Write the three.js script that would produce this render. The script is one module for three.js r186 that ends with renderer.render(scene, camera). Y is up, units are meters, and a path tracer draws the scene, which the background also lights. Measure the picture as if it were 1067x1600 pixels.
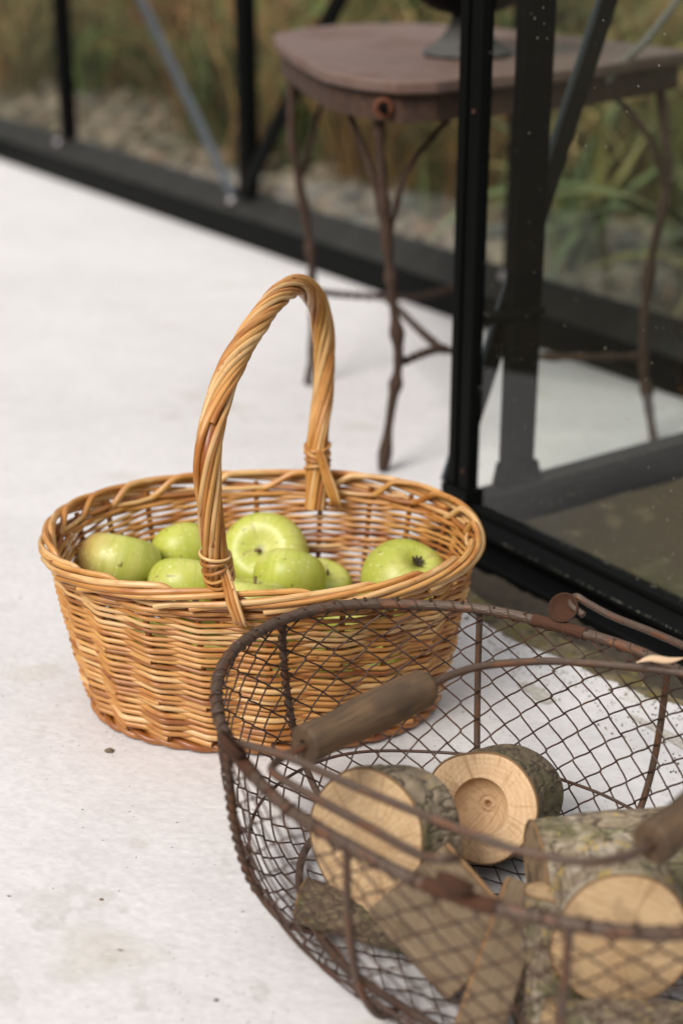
import * as THREE from 'three';
import { mergeGeometries, mergeVertices } from 'three/addons/utils/BufferGeometryUtils.js';
import { RoundedBoxGeometry } from 'three/addons/geometries/RoundedBoxGeometry.js';

// ------------------------------------------------------------------ camera, sky, sun, exposure
const scene = new THREE.Scene();
const camera = new THREE.PerspectiveCamera(2 * Math.atan(800 / 2450) * 180 / Math.PI, 682 / 1024, 0.05, 400);
camera.position.set(0, 0.74, 0);
camera.rotation.set(-22.5 * Math.PI / 180, 0, 0);
camera.focus = 1.31;
camera.userData.fStop = 3.0;
scene.add(camera);

const renderer = new THREE.WebGLRenderer({ antialias: true });
renderer.setSize(682, 1024);
renderer.toneMapping = THREE.LinearToneMapping;
renderer.toneMappingExposure = 1.2;
renderer.shadowMap.enabled = true;

{ // an even overcast sky, a little brighter overhead
  const w = 64, h = 32, d = new Float32Array(w * h * 4);
  for (let j = 0; j < h; j++) for (let i = 0; i < w; i++) {
    const el = ((j + 0.5) / h - 0.5) * Math.PI, s = Math.sin(el), k = (j * w + i) * 4;
    const l = 0.74 * (1 + 2 * Math.max(0, s)) / 3;
    d[k] = l * 0.985; d[k + 1] = l * 0.995; d[k + 2] = l * 1.04; d[k + 3] = 1;
  }
  const t = new THREE.DataTexture(d, w, h, THREE.RGBAFormat, THREE.FloatType);
  t.mapping = THREE.EquirectangularReflectionMapping; t.magFilter = THREE.LinearFilter; t.minFilter = THREE.LinearFilter; t.needsUpdate = true;
  scene.background = t; scene.environment = t;
}
const sun = new THREE.DirectionalLight(new THREE.Color(1.0, 0.955, 0.88), 3.1);
sun.position.set(-3.0, 4.6, 2.2); sun.target.position.set(0, 0, -1.3);
sun.castShadow = true; sun.shadow.radius = 55; sun.shadow.mapSize.set(2048, 2048);
Object.assign(sun.shadow.camera, { left: -3, right: 3, top: 3, bottom: -3, near: 0.5, far: 14 });
scene.add(sun, sun.target);

// ------------------------------------------------------------------ helpers
let seed = 7;
const rnd = () => { seed = (seed * 1664525 + 1013904223) >>> 0; return seed / 4294967296; };
const rr = (a, b) => a + (b - a) * rnd();
const V = (x, y, z) => new THREE.Vector3(x, y, z);
const clamp = (x, a = 0, b = 1) => Math.min(b, Math.max(a, x));
const mix = (a, b, t) => a + (b - a) * t;
const sstep = (a, b, x) => { const t = clamp((x - a) / (b - a)); return t * t * (3 - 2 * t); };
const mix3 = (a, b, t) => [mix(a[0], b[0], t), mix(a[1], b[1], t), mix(a[2], b[2], t)];
function hash(x, y, s) { let h = (x * 374761393 + y * 668265263 + s * 2246822519) | 0; h = Math.imul(h ^ (h >>> 13), 1274126177); return ((h ^ (h >>> 16)) >>> 0) / 4294967296; }
function vnoise(x, y, px, py, s) { // value noise that repeats every px, py cells
  const xi = Math.floor(x), yi = Math.floor(y), fx = x - xi, fy = y - yi;
  const u = fx * fx * (3 - 2 * fx), v = fy * fy * (3 - 2 * fy);
  const x0 = ((xi % px) + px) % px, x1 = (x0 + 1) % px, y0 = ((yi % py) + py) % py, y1 = (y0 + 1) % py;
  return mix(mix(hash(x0, y0, s), hash(x1, y0, s), u), mix(hash(x0, y1, s), hash(x1, y1, s), u), v);
}
function fbm(u, v, cx, cy, oct, s) { let a = 0, w = 0.5, n = 0; for (let o = 0; o < oct; o++) { a += w * vnoise(u * cx, v * cy, cx, cy, s + o * 17); n += w; w *= 0.5; cx *= 2; cy *= 2; } return a / n; }
function tex(w, h, fn, rx = 1, ry = 1, colour = true) {
  const d = new Uint8Array(w * h * 4);
  for (let j = 0; j < h; j++) for (let i = 0; i < w; i++) {
    const c = fn((i + 0.5) / w, (j + 0.5) / h, i, j), k = (j * w + i) * 4;
    if (typeof c === 'number') { d[k] = d[k + 1] = d[k + 2] = clamp(c, 0, 1) * 255; } else { d[k] = clamp(c[0], 0, 255); d[k + 1] = clamp(c[1], 0, 255); d[k + 2] = clamp(c[2], 0, 255); }
    d[k + 3] = 255;
  }
  const t = new THREE.DataTexture(d, w, h, THREE.RGBAFormat);
  t.wrapS = t.wrapT = THREE.RepeatWrapping; t.repeat.set(rx, ry); t.magFilter = THREE.LinearFilter; t.minFilter = THREE.LinearMipmapLinearFilter; t.generateMipmaps = true;
  if (colour) t.colorSpace = THREE.SRGBColorSpace;
  t.needsUpdate = true; return t;
}
const lin = (r, g, b) => new THREE.Color().setRGB(r, g, b);
const std = (o) => new THREE.MeshStandardMaterial(o);
const taken = {};
function numbered(n) { taken[n] = (taken[n] ?? -1) + 1; return taken[n] ? n + '_' + String(taken[n]).padStart(3, '0') : n; }
function shade(m) { m.castShadow = true; m.receiveShadow = true; return m; }
function part(name, geo, mat, parent, label) { const m = shade(new THREE.Mesh(geo, mat)); m.name = name; if (label) m.userData.label = label; parent.add(m); return m; }
function thing(name, label, category, pos = [0, 0, 0], group) {
  const g = new THREE.Group(); g.name = numbered(name); g.position.set(...pos); g.userData = { label, category }; if (group) g.userData.group = group; scene.add(g); return g;
}
function solo(name, geo, mat, label, category, group) { const m = shade(new THREE.Mesh(geo, mat)); m.name = numbered(name); m.userData = { label, category }; if (group) m.userData.group = group; scene.add(m); return m; }
function struct(name, geo, mat) { const m = shade(new THREE.Mesh(geo, mat)); m.name = name; m.userData = { kind: 'structure', label: structLabel[name] ?? name.replace(/_/g, ' '), category: 'setting' }; scene.add(m); return m; }
const structLabel = {};
// A tube of varying radius swept along points (parallel-transport frames, flat caps); uv: once round, metres along
function sweep(pts, rad, seg = 6, closed = false, ovals = null) {
  const n = pts.length, R = typeof rad === 'function' ? rad : () => rad;
  const T = pts.map((p, i) => { const a = closed ? pts[(i - 1 + n) % n] : pts[Math.max(0, i - 1)], b = closed ? pts[(i + 1) % n] : pts[Math.min(n - 1, i + 1)]; return b.clone().sub(a).normalize(); });
  let nrm = V(0, 1, 0); if (Math.abs(T[0].y) > 0.85) nrm = V(1, 0, 0);
  nrm.sub(T[0].clone().multiplyScalar(nrm.dot(T[0]))).normalize();
  const pos = [], uv = [], idx = []; let len = (pts[0].x * 37.7 + pts[0].y * 91.3 + pts[0].z * 53.9 + n * 0.37) % 1;
  const rings = closed ? n + 1 : n;
  const N0 = nrm.clone();
  for (let q = 0; q < rings; q++) {
    const i = q % n;
    if (q > 0) { const dd = pts[i].distanceTo(pts[(q - 1) % n]); len += dd; nrm.sub(T[i].clone().multiplyScalar(nrm.dot(T[i]))).normalize(); if (closed && q === n) nrm.copy(N0); }
    const bin = T[i].clone().cross(nrm), r = R(q / (rings - 1), q);
    for (let s = 0; s <= seg; s++) {
      const a = s / seg * Math.PI * 2, c = Math.cos(a) * r * (ovals ? ovals[0] : 1), d = Math.sin(a) * r * (ovals ? ovals[1] : 1);
      pos.push(pts[i].x + nrm.x * c + bin.x * d, pts[i].y + nrm.y * c + bin.y * d, pts[i].z + nrm.z * c + bin.z * d);
      uv.push(s / seg, len);
    }
  }
  for (let q = 0; q < rings - 1; q++) for (let s = 0; s < seg; s++) { const a = q * (seg + 1) + s, b = a + seg + 1; idx.push(a, a + 1, b, b, a + 1, b + 1); }
  const g0 = new THREE.BufferGeometry();
  if (!closed) for (const [q, flip] of [[0, 1], [n - 1, 0]]) { // caps
    const c = pos.length / 3; pos.push(pts[q].x, pts[q].y, pts[q].z); uv.push(0.5, len * (q ? 1 : 0));
    for (let s = 0; s <= seg; s++) { const k = (q * (seg + 1) + s) * 3; pos.push(pos[k], pos[k + 1], pos[k + 2]); uv.push(s / seg, len * (q ? 1 : 0)); }
    for (let s = 0; s < seg; s++) flip ? idx.push(c, c + 2 + s, c + 1 + s) : idx.push(c, c + 1 + s, c + 2 + s);
  }
  g0.setAttribute('position', new THREE.Float32BufferAttribute(pos, 3)); g0.setAttribute('uv', new THREE.Float32BufferAttribute(uv, 2)); g0.setIndex(idx);
  g0.computeVertexNormals(); return g0;
}
const curve = (pts, n, closed = false, tension = 0.5) => new THREE.CatmullRomCurve3(pts.map(p => p.isVector3 ? p : V(...p)), closed, 'catmullrom', tension).getPoints(n);
function uvScale(g, su, sv) { const a = g.attributes.uv; for (let i = 0; i < a.count; i++) a.setXY(i, a.getX(i) * su, a.getY(i) * sv); return g; }
// box in a frame: origin o, axes ex, ey, ez (unit), extents given as ranges along them
function obox(o, ex, ey, ez, [x0, x1], [y0, y1], [z0, z1], bev = 0.002) {
  const b = Math.min(bev, (x1 - x0) / 2.1, (y1 - y0) / 2.1, (z1 - z0) / 2.1);
  const g = new RoundedBoxGeometry(x1 - x0, y1 - y0, z1 - z0, 2, b);
  g.translate((x0 + x1) / 2, (y0 + y1) / 2, (z0 + z1) / 2);
  const m = new THREE.Matrix4().makeBasis(ex, ey, ez).setPosition(o); g.applyMatrix4(m);
  if (m.determinant() < 0) { const g2 = g.index ? g : mergeVertices(g); const a = g2.index.array; for (let k = 0; k < a.length; k += 3) { const t = a[k]; a[k] = a[k + 2]; a[k + 2] = t; } return g2; }
  return g;
}
// extruded profile: polygon [[a,b],...] in plane (ea, eb), swept from o+ec*c0 to o+ec*c1
function prism(o, ea, eb, ec, poly, c0, c1) {
  const s = new THREE.Shape(poly.map(p => new THREE.Vector2(...p)));
  const g = new THREE.ExtrudeGeometry(s, { depth: c1 - c0, bevelEnabled: false });
  g.translate(0, 0, c0);
  const m = new THREE.Matrix4().makeBasis(ea, eb, ec).setPosition(o); g.applyMatrix4(m);
  if (m.determinant() < 0) { const i = g.index; if (i) { for (let k = 0; k < i.count; k += 3) { const t = i.getX(k); i.setX(k, i.getX(k + 2)); i.setX(k + 2, t); } } else { const p = g.attributes.position; for (let k = 0; k < p.count; k += 3) for (const at of Object.values(g.attributes)) for (let c = 0; c < at.itemSize; c++) { const t = at.array[k * at.itemSize + c]; at.array[k * at.itemSize + c] = at.array[(k + 2) * at.itemSize + c]; at.array[(k + 2) * at.itemSize + c] = t; } } g.computeVertexNormals(); }
  return g;
}

// ------------------------------------------------------------------ where the glass walls stand
const AW = 55 * Math.PI / 180;
const u1 = V(Math.cos(AW), 0, Math.sin(AW));     // along the back wall and the near partition, towards the right front
const u3 = V(Math.sin(AW), 0, -Math.cos(AW));    // across, towards the right back
const UP = V(0, 1, 0);
const C = V(0.135, 0, -1.688);                   // corner post
const A = V(-0.328, 0, -3.421);                  // a point of the back wall's foot
const at2 = (o, a, b, y = 0) => o.clone().addScaledVector(u1, a).addScaledVector(u3, b).setY(y);

// ------------------------------------------------------------------ materials
const floorTex = (() => {
  const S = 2048, spots = [];
  seed = 99;
  for (let i = 0; i < 1100; i++) { const big = rnd() < 0.05; spots.push([rnd(), rnd(), big ? rr(1.6, 4.2) : rr(0.5, 1.5), rr(0.35, 0.95), rr(0, 3.14), rr(0.35, 1)]); }
  for (let c = 0; c < 34; c++) { const cx = rnd(), cy = rnd(); for (let i = 0; i < 40; i++) spots.push([(cx + (rnd() + rnd() - 1) * 0.05 + 1) % 1, (cy + (rnd() + rnd() - 1) * 0.03 + 1) % 1, rr(0.5, 1.4), rr(0.2, 0.7), rr(0, 3.14), rr(0.3, 1)]); }
  const ink = new Float32Array(S * S);
  for (const [sx, sy, r, a, th, asp] of spots) { const R = Math.ceil(r * 2.5), cs = Math.cos(th), sn = Math.sin(th);
    for (let dy = -R; dy <= R; dy++) for (let dx = -R; dx <= R; dx++) { const X = (dx * cs + dy * sn) / r, Y = (-dx * sn + dy * cs) / (r * asp), q = Math.exp(-(X * X + Y * Y)) * a; const k = ((Math.floor(sy * S) + dy + S) % S) * S + (Math.floor(sx * S) + dx + S) % S; ink[k] = Math.max(ink[k], q); } }
  const stains = []; for (let i = 0; i < 14; i++) stains.push([rnd(), rnd(), rr(0.012, 0.05), rr(0.25, 0.8)]);
  return { col: tex(S, S, (u, v, i, j) => {
    const big = fbm(u, v, 5, 5, 4, 3), mid = fbm(u, v, 26, 40, 3, 11), fine = fbm(u, v, 220, 330, 2, 21);
    let c = 224 + (big - 0.5) * 11 + (mid - 0.5) * 10 + (fine - 0.5) * 16;
    let r = c + 1.5, g = c - 1.8, b = c - 1.4;
    for (const [sx, sy, sr, sa] of stains) { let dx = Math.abs(u - sx), dy = Math.abs(v - sy); dx = Math.min(dx, 1 - dx); dy = Math.min(dy, 1 - dy); const dd = Math.hypot(dx, dy * 1.4) / sr; if (dd < 2) { const q = sa * sstep(1.1, 0.2, dd + (mid - 0.5) * 1.6) * 0.6; r -= q * 22; g -= q * 25; b -= q * 40; } }
    const wear = sstep(0.66, 0.74, fbm(u, v, 34, 34, 4, 51)) * sstep(0.52, 0.66, fbm(u, v, 4, 4, 2, 77));
    r -= wear * 11; g -= wear * 12; b -= wear * 15;
    const k = ink[j * S + i]; return [mix(r, 70, k), mix(g, 62, k), mix(b, 52, k)];
  }), bump: tex(1024, 1024, (u, v) => 0.55 * fbm(u, v, 160, 200, 3, 8) + 0.45 * fbm(u, v, 18, 26, 3, 9), 1, 1, false) };
})();
const M = {};
M.floor = std({ map: floorTex.col, color: lin(0.79, 0.785, 0.785), bumpMap: floorTex.bump, bumpScale: 0.0012, roughness: 0.78 });
const wickerMap = tex(128, 1024, (u, v) => {
  const fib = fbm(u, v, 16, 12, 3, 5), blot = fbm(u, v, 3, 30, 3, 6), knot = sstep(0.88, 0.96, vnoise(u * 6, v * 150, 6, 150, 31)) * sstep(0.5, 0.7, vnoise(u * 2, v * 20, 2, 20, 33));
  let c = [236 + (fib - 0.5) * 40, 232 + (fib - 0.5) * 44, 226 + (fib - 0.5) * 48];
  c = mix3(c, [202, 164, 118], sstep(0.5, 0.8, blot) * 0.75); c = mix3(c, [255, 250, 238], sstep(0.52, 0.3, blot) * 0.5);
  return mix3(c, [120, 70, 36], knot * 0.8);
}, 1, 1.6);
const wickerBump = tex(64, 512, (u, v) => fbm(u, v, 20, 14, 2, 5) * 0.7 + 0.3 * fbm(u, v, 4, 60, 2, 8), 1, 1.6, false);
const wick = (r, g, b, rough = 0.45) => new THREE.MeshPhysicalMaterial({ color: lin(r, g, b), map: wickerMap, bumpMap: wickerBump, bumpScale: 0.0005, roughness: rough, clearcoat: 0.32, clearcoatRoughness: 0.3 });
M.wick = [wick(0.65, 0.34, 0.10), wick(0.52, 0.235, 0.055), wick(0.60, 0.29, 0.077), wick(0.36, 0.135, 0.027), wick(0.72, 0.45, 0.20), wick(0.46, 0.185, 0.04)];
M.stake = wick(0.30, 0.11, 0.024, 0.5);
const pickWick = () => M.wick[[0, 2, 4, 1, 0, 2, 5, 4, 0, 2, 1, 3][Math.floor(rnd() * 12)]];
const rustMap = tex(512, 512, (u, v) => {
  const a = fbm(u, v, 6, 10, 4, 4), b = fbm(u, v, 40, 40, 3, 14);
  let c = mix3([96, 77, 64], [66, 51, 41], b); c = mix3(c, [112, 64, 34], sstep(0.52, 0.72, a) * 0.75); return mix3(c, [130, 113, 100], sstep(0.62, 0.8, b) * 0.45);
}, 1, 5);
const rustBump = tex(256, 256, (u, v) => fbm(u, v, 30, 30, 3, 41), 1, 5, false);
M.rust = std({ map: rustMap, bumpMap: rustBump, bumpScale: 0.0005, roughness: 0.55, metalness: 0.1, color: lin(0.9, 0.86, 0.82) });
M.rustWire = std({ map: rustMap, roughness: 0.55, metalness: 0.15, color: lin(0.62, 0.52, 0.5) });
const orangeMap = tex(256, 256, (u, v) => mix3(mix3([126, 66, 30], [84, 48, 28], fbm(u, v, 10, 10, 3, 3)), [150, 96, 52], sstep(0.6, 0.8, fbm(u, v, 24, 24, 3, 5)) * 0.6), 12, 12);
const brownMap = tex(256, 256, (u, v) => mix3(mix3([112, 80, 60], [72, 52, 41], fbm(u, v, 10, 10, 3, 3)), [132, 98, 72], sstep(0.6, 0.8, fbm(u, v, 24, 24, 3, 5)) * 0.6), 12, 12);
M.rustOrange = std({ map: orangeMap, color: lin(0.42, 0.48, 0.52), bumpMap: rustBump, bumpScale: 0.0006, roughness: 0.85, metalness: 0.1 });
const gripMap = tex(256, 512, (u, v) => { const g = fbm(u, v, 30, 4, 3, 7), m = fbm(u, v, 4, 6, 3, 8), st = fbm(u, v, 60, 8, 2, 9); let c = mix3([96, 74, 52], [132, 106, 78], g); c = mix3(c, [78, 62, 44], sstep(0.5, 0.75, m) * 0.7); return mix3(c, [60, 46, 34], sstep(0.66, 0.78, st) * 0.6); }, 1, 4);
M.grip = std({ map: gripMap, color: lin(0.66, 0.62, 0.58), bumpMap: gripMap, bumpScale: 0.0006, roughness: 0.7 });
M.black = new THREE.MeshPhysicalMaterial({ color: lin(0.0045, 0.005, 0.0048), roughness: 0.45, specularIntensity: 0.09 });
M.sill = new THREE.MeshPhysicalMaterial({ color: lin(0.034, 0.034, 0.031), roughness: 0.6, specularIntensity: 0.4, map: tex(256, 256, (u, v) => { const k = fbm(u, v, 8, 8, 4, 12); const c = 200 + (k - 0.5) * 90; return [c, c, c - 4]; }, 4, 4) });
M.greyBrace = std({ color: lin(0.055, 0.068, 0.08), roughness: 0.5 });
M.bolt = std({ color: lin(0.36, 0.33, 0.34), roughness: 0.45, metalness: 0.6 });
M.glass = new THREE.MeshPhysicalMaterial({ color: lin(0.9, 0.93, 0.9), transmission: 1, thickness: 0, roughness: 0.02, ior: 1.5 });
M.dust = std({ color: lin(0.24, 0.225, 0.18), roughness: 0.95 });

// ------------------------------------------------------------------ the ground and the floor
structLabel.garden_ground = 'dull earth and gravel ground outside the glass walls';
structLabel.floor = 'white painted concrete floor, scuffed and speckled with dirt';
structLabel.soil_bed = 'dark damp soil behind the near glass partition';
const soilMap = tex(1024, 1024, (u, v) => { const a = fbm(u, v, 7, 7, 5, 61), b = fbm(u, v, 70, 70, 3, 63); let c = mix3([112, 100, 80], [70, 62, 46], a); c = mix3(c, [150, 138, 118], sstep(0.55, 0.8, b) * 0.6); return mix3(c, [84, 84, 46], sstep(0.55, 0.7, fbm(u, v, 12, 12, 4, 65)) * 0.6); }, 0.7, 0.7);
{
  const g = new THREE.PlaneGeometry(160, 160, 1, 1); g.rotateX(-Math.PI / 2); g.translate(0, -0.03, 0);
  const p = g.attributes.position, uv = g.attributes.uv; for (let i = 0; i < p.count; i++) uv.setXY(i, p.getX(i), p.getZ(i));
  struct('garden_ground', g, std({ map: soilMap, bumpMap: soilMap, bumpScale: 0.01, roughness: 0.95, color: lin(0.62, 0.6, 0.54) }));
  // the floor slab ends under the back wall
  const q = [at2(A, -1.42, 0.06), at2(A, 7, 0.06), at2(A, 7, -4.2), V(-0.42, 0, 2.2), V(-0.44, 0, -1.0), V(-0.52, 0, -1.7), V(-0.67, 0, -2.6)];
  const s = new THREE.Shape(q.map(p => new THREE.Vector2(p.x, -p.z)));
  const f = new THREE.ExtrudeGeometry(s, { depth: 0.1, bevelEnabled: false }); f.rotateX(-Math.PI / 2); f.translate(0, -0.1, 0);
  const fp = f.attributes.position, fu = f.attributes.uv; for (let i = 0; i < fp.count; i++) fu.setXY(i, fp.getX(i) / 1.25 + 0.31, fp.getZ(i) / 1.25 + 0.13);
  struct('floor', f, M.floor);
  // soil in the outside corner between the partition and the cross wall
  const n = 40, sg = new THREE.PlaneGeometry(3, 3, n, n); sg.rotateX(-Math.PI / 2); sg.translate(1.5, 0, 1.5);
  const sp = sg.attributes.position, su = sg.attributes.uv;
  for (let i = 0; i < sp.count; i++) { const a = sp.getX(i), b = sp.getZ(i), w = at2(C, a + 0.02, b + 0.02); const y = 0.005 + 0.014 * fbm(a / 3, b / 3, 30, 30, 3, 91); sp.setXYZ(i, w.x, y, w.z); su.setXY(i, w.x, w.z); }
  sg.index.array.reverse(); sg.computeVertexNormals();
  struct('soil_bed', sg, std({ map: soilMap, roughness: 0.95, color: lin(0.52, 0.47, 0.38), side: THREE.DoubleSide }));
}

// ------------------------------------------------------------------ back wall of the glasshouse
{
  const g = thing('glass_wall', 'long black framed glass wall behind the table, with diagonal braces', 'glass wall', A.toArray());
  const o = V(0, 0, 0);
  // base rail: upright front, sloping top
  part('base_rail', prism(o, u3, UP, u1, [[0, 0.001], [0, 0.052], [0.012, 0.062], [0.05, 0.098], [0.06, 0.098], [0.06, 0.001]], -4, 2.4), M.black, g);
  part('sill', prism(o, u3, UP, u1, [[0.0025, 0.0575], [0.012, 0.0665], [0.048, 0.1005], [0.048, 0.098], [0.012, 0.064], [0.004, 0.0565]], -4, 2.4), M.sill, g);  // sky light on the sloping top, put in as a lighter grey colour
  for (const a of [-2.4, -1.55, -0.69, 0.165, 1.02, 1.87]) part('mullion', obox(o, u3, UP, u1, [0.03, 0.065], [0.097, 2.2], [a - 0.0165, a + 0.0165], 0.003), M.black, g);
  // braces meeting at one mullion's foot
  const bar = (a0, y0, a1, y1, w, d0, d1, mat, name) => { const dir = u1.clone().multiplyScalar(a1 - a0).add(V(0, y1 - y0, 0)), L = dir.length(); dir.normalize(); const side = dir.clone().cross(u3).normalize(); part(name, obox(u1.clone().multiplyScalar(a0).setY(y0), u3, dir, side, [d0, d1], [0, L], [-w / 2, w / 2], 0.002), mat, g); };
  bar(0.150, 0.095, -0.92, 1.17, 0.027, 0.012, 0.018, M.greyBrace, 'brace');
  bar(0.185, 0.098, 0.185 + 0.92, 0.098 + 1.08, 0.03, 0.012, 0.028, M.black, 'brace');
  for (const [a, y, b] of [[0.135, 0.105, 0.028], [0.15, 0.082, 0.018], [-0.7, 0.088, 0.025], [1.02, 0.095, 0.025]]) { const c = new THREE.SphereGeometry(0.011, 14, 10); c.scale(1, 0.8, 1); const w = at2(V(0, 0, 0), a, b - 0.004, y); c.translate(w.x, w.y, w.z); part('bolt', c, M.bolt, g); }
  const edges = [-4, -2.4, -1.55, -0.69, 0.165, 1.02, 1.87, 2.4];
  for (let i = 0; i + 1 < edges.length; i++) { const pg = new THREE.PlaneGeometry(edges[i + 1] - edges[i] - 0.034, 2.1); pg.applyMatrix4(new THREE.Matrix4().makeBasis(u1, UP, u1.clone().cross(UP)).setPosition(at2(V(0, 0, 0), (edges[i] + edges[i + 1]) / 2, 0.0475, 1.15))); part('pane', pg, M.glass, g); }
}
// ------------------------------------------------------------------ near partition (corner post, sill, pane)
{
  const g = thing('glass_partition', 'near glass partition with black corner post, dusty pane on the right', 'glass partition', C.toArray());
  const o = V(0, 0, 0);
  // post with grooves: three vertical ribs side by side
  part('corner_post', obox(o, u3, UP, u1, [-0.006, 0.010], [0.001, 2.2], [-0.013, 0.000], 0.0015), M.black, g);
  part('corner_post', obox(o, u3, UP, u1, [-0.002, 0.010], [0.001, 2.2], [0.000, 0.007], 0.001), M.black, g);
  part('corner_post', obox(o, u3, UP, u1, [-0.006, 0.010], [0.001, 2.2], [0.007, 0.0235], 0.0015), M.black, g);
  part('post_foot', prism(o, u3, u1, UP, [[-0.010, -0.019], [0.014, -0.019], [0.014, 0.026], [-0.010, 0.026]], 0.0015, 0.075), M.black, g);
  part('base_rail', prism(o, u3, UP, u1, [[0, 0.001], [0, 0.03], [-0.012, 0.032], [-0.012, 0.037], [0.004, 0.052], [0.026, 0.052], [0.026, 0.001]], 0.0265, 2.5), M.black, g);
  for (const y of [0.098, 0.5, 0.9]) { const c = new THREE.CylinderGeometry(0.0026, 0.0026, 0.003, 10); c.applyQuaternion(new THREE.Quaternion().setFromUnitVectors(UP, u3)); c.translate(u1.x * 0.0155 - u3.x * 0.007, y, u1.z * 0.0155 - u3.z * 0.007); part('screw', c, M.rustOrange, g); }
  part('gap_shade_strip', obox(o, u3, UP, u1, [-0.034, -0.0005], [0.001, 0.0185], [-0.03, 2.5], 0.003), M.black, g);  // added black strip, stands in for the shadow gap below the rail
  part('glazing_bead', obox(o, u3, UP, u1, [-0.0035, 0.0035], [0.052, 0.06], [0.024, 2.5], 0.002), M.black, g);
  const pg = new THREE.PlaneGeometry(2.46, 2.1); pg.applyMatrix4(new THREE.Matrix4().makeBasis(u1, UP, u1.clone().cross(UP)).setPosition(at2(V(0, 0, 0), 0.0245 + 1.23, 0.003, 1.1)));
  const pane = part('pane', pg, M.glass, g);
  // dust and dried drops on the glass
  seed = 4242; const N = 1500, d = new THREE.InstancedMesh(new THREE.CircleGeometry(1, 6), M.dust, N); d.name = 'dust_specks'; d.userData = { kind: 'stuff' };
  const rot = new THREE.Matrix4().makeBasis(u1, UP, u1.clone().cross(UP)), mm = new THREE.Matrix4(), q = new THREE.Quaternion().setFromRotationMatrix(rot);
  for (let i = 0; i < N; i++) { const s = Math.pow(rnd(), 4.5) * 0.0006 + 0.0002, y = 0.062 + (rnd() < 0.5 ? Math.pow(rnd(), 1.6) * 0.2 : rnd() * 0.62); mm.compose(at2(V(0, 0, 0), 0.026 + rnd() * 0.43, 0.0026, y), q, V(s, s * rr(0.8, 1.8), s)); d.setMatrixAt(i, mm); }
  d.castShadow = false; pane.add(d);
  // grime and grit lying along the ledge
  const N2 = 260, d2 = new THREE.InstancedMesh(new THREE.IcosahedronGeometry(1, 0), M.dust, N2); d2.name = 'ledge_grit'; d2.userData = { kind: 'stuff' };
  for (let i = 0; i < N2; i++) { const s = rr(0.0002, 0.0007); mm.compose(at2(V(0, 0, 0), 0.05 + rnd() * 0.4, -0.012 + rnd() * 0.004, 0.0376), q, V(s * rr(1, 2), s, s)); d2.setMatrixAt(i, mm); }
  g.add(d2);
}
// ------------------------------------------------------------------ cross wall behind the partition
{
  const g = thing('glass_cross_wall', 'black framed glass wall seen through the near pane, with slanting brace', 'glass wall', C.toArray());
  const o = V(0, 0, 0), m1 = u1.clone().negate();
  part('base_rail', obox(o, u3, UP, m1, [0.031, 2.0], [0.001, 0.05], [-0.02, 0.02], 0.004), M.black, g);
  part('sill', obox(o, u3, UP, m1, [0.031, 2.0], [0.0505, 0.058], [-0.014, 0.014], 0.002), M.sill, g);
  part('post', obox(o, u3, UP, m1, [0.066, 0.109], [0.0585, 2.2], [-0.008, 0.008], 0.002), M.black, g);
  part('post_shoe', prism(o, u3, UP, m1, [[0.060, 0.0586], [0.120, 0.0586], [0.115, 0.075], [0.112, 0.085], [0.066, 0.085], [0.064, 0.075]], -0.011, 0.011), M.black, g);
  part('post_clamp', obox(o, u3, UP, m1, [0.0255, 0.113], [0.262, 0.272], [-0.011, 0.011], 0.003), M.black, g);
  const dir = u3.clone().multiplyScalar(0.193).add(V(0, 0.5, 0)).normalize(), side = dir.clone().cross(m1);
  const b0 = u3.clone().multiplyScalar(0.024).setY(0.095);
  part('brace', obox(b0, m1, dir, side, [0.024, 0.034], [-0.03, 1.6], [-0.012, 0.014], 0.002), M.black, g);
  part('brace_lit_edge', obox(b0, m1, dir, side, [0.022, 0.026], [-0.03, 1.6], [0.0145, 0.0215], 0.001), M.greyBrace, g);  // grey strip paints the sheen on the lit side of the black brace
  for (const [a0, a1] of [[0.113, 1.9]]) { const pg = new THREE.PlaneGeometry(a1 - a0, 2.1); pg.applyMatrix4(new THREE.Matrix4().makeBasis(u3, UP, u3.clone().cross(UP)).setPosition(u3.clone().multiplyScalar((a0 + a1) / 2).setY(1.11))); part('pane', pg, M.glass, g); }
}

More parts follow.
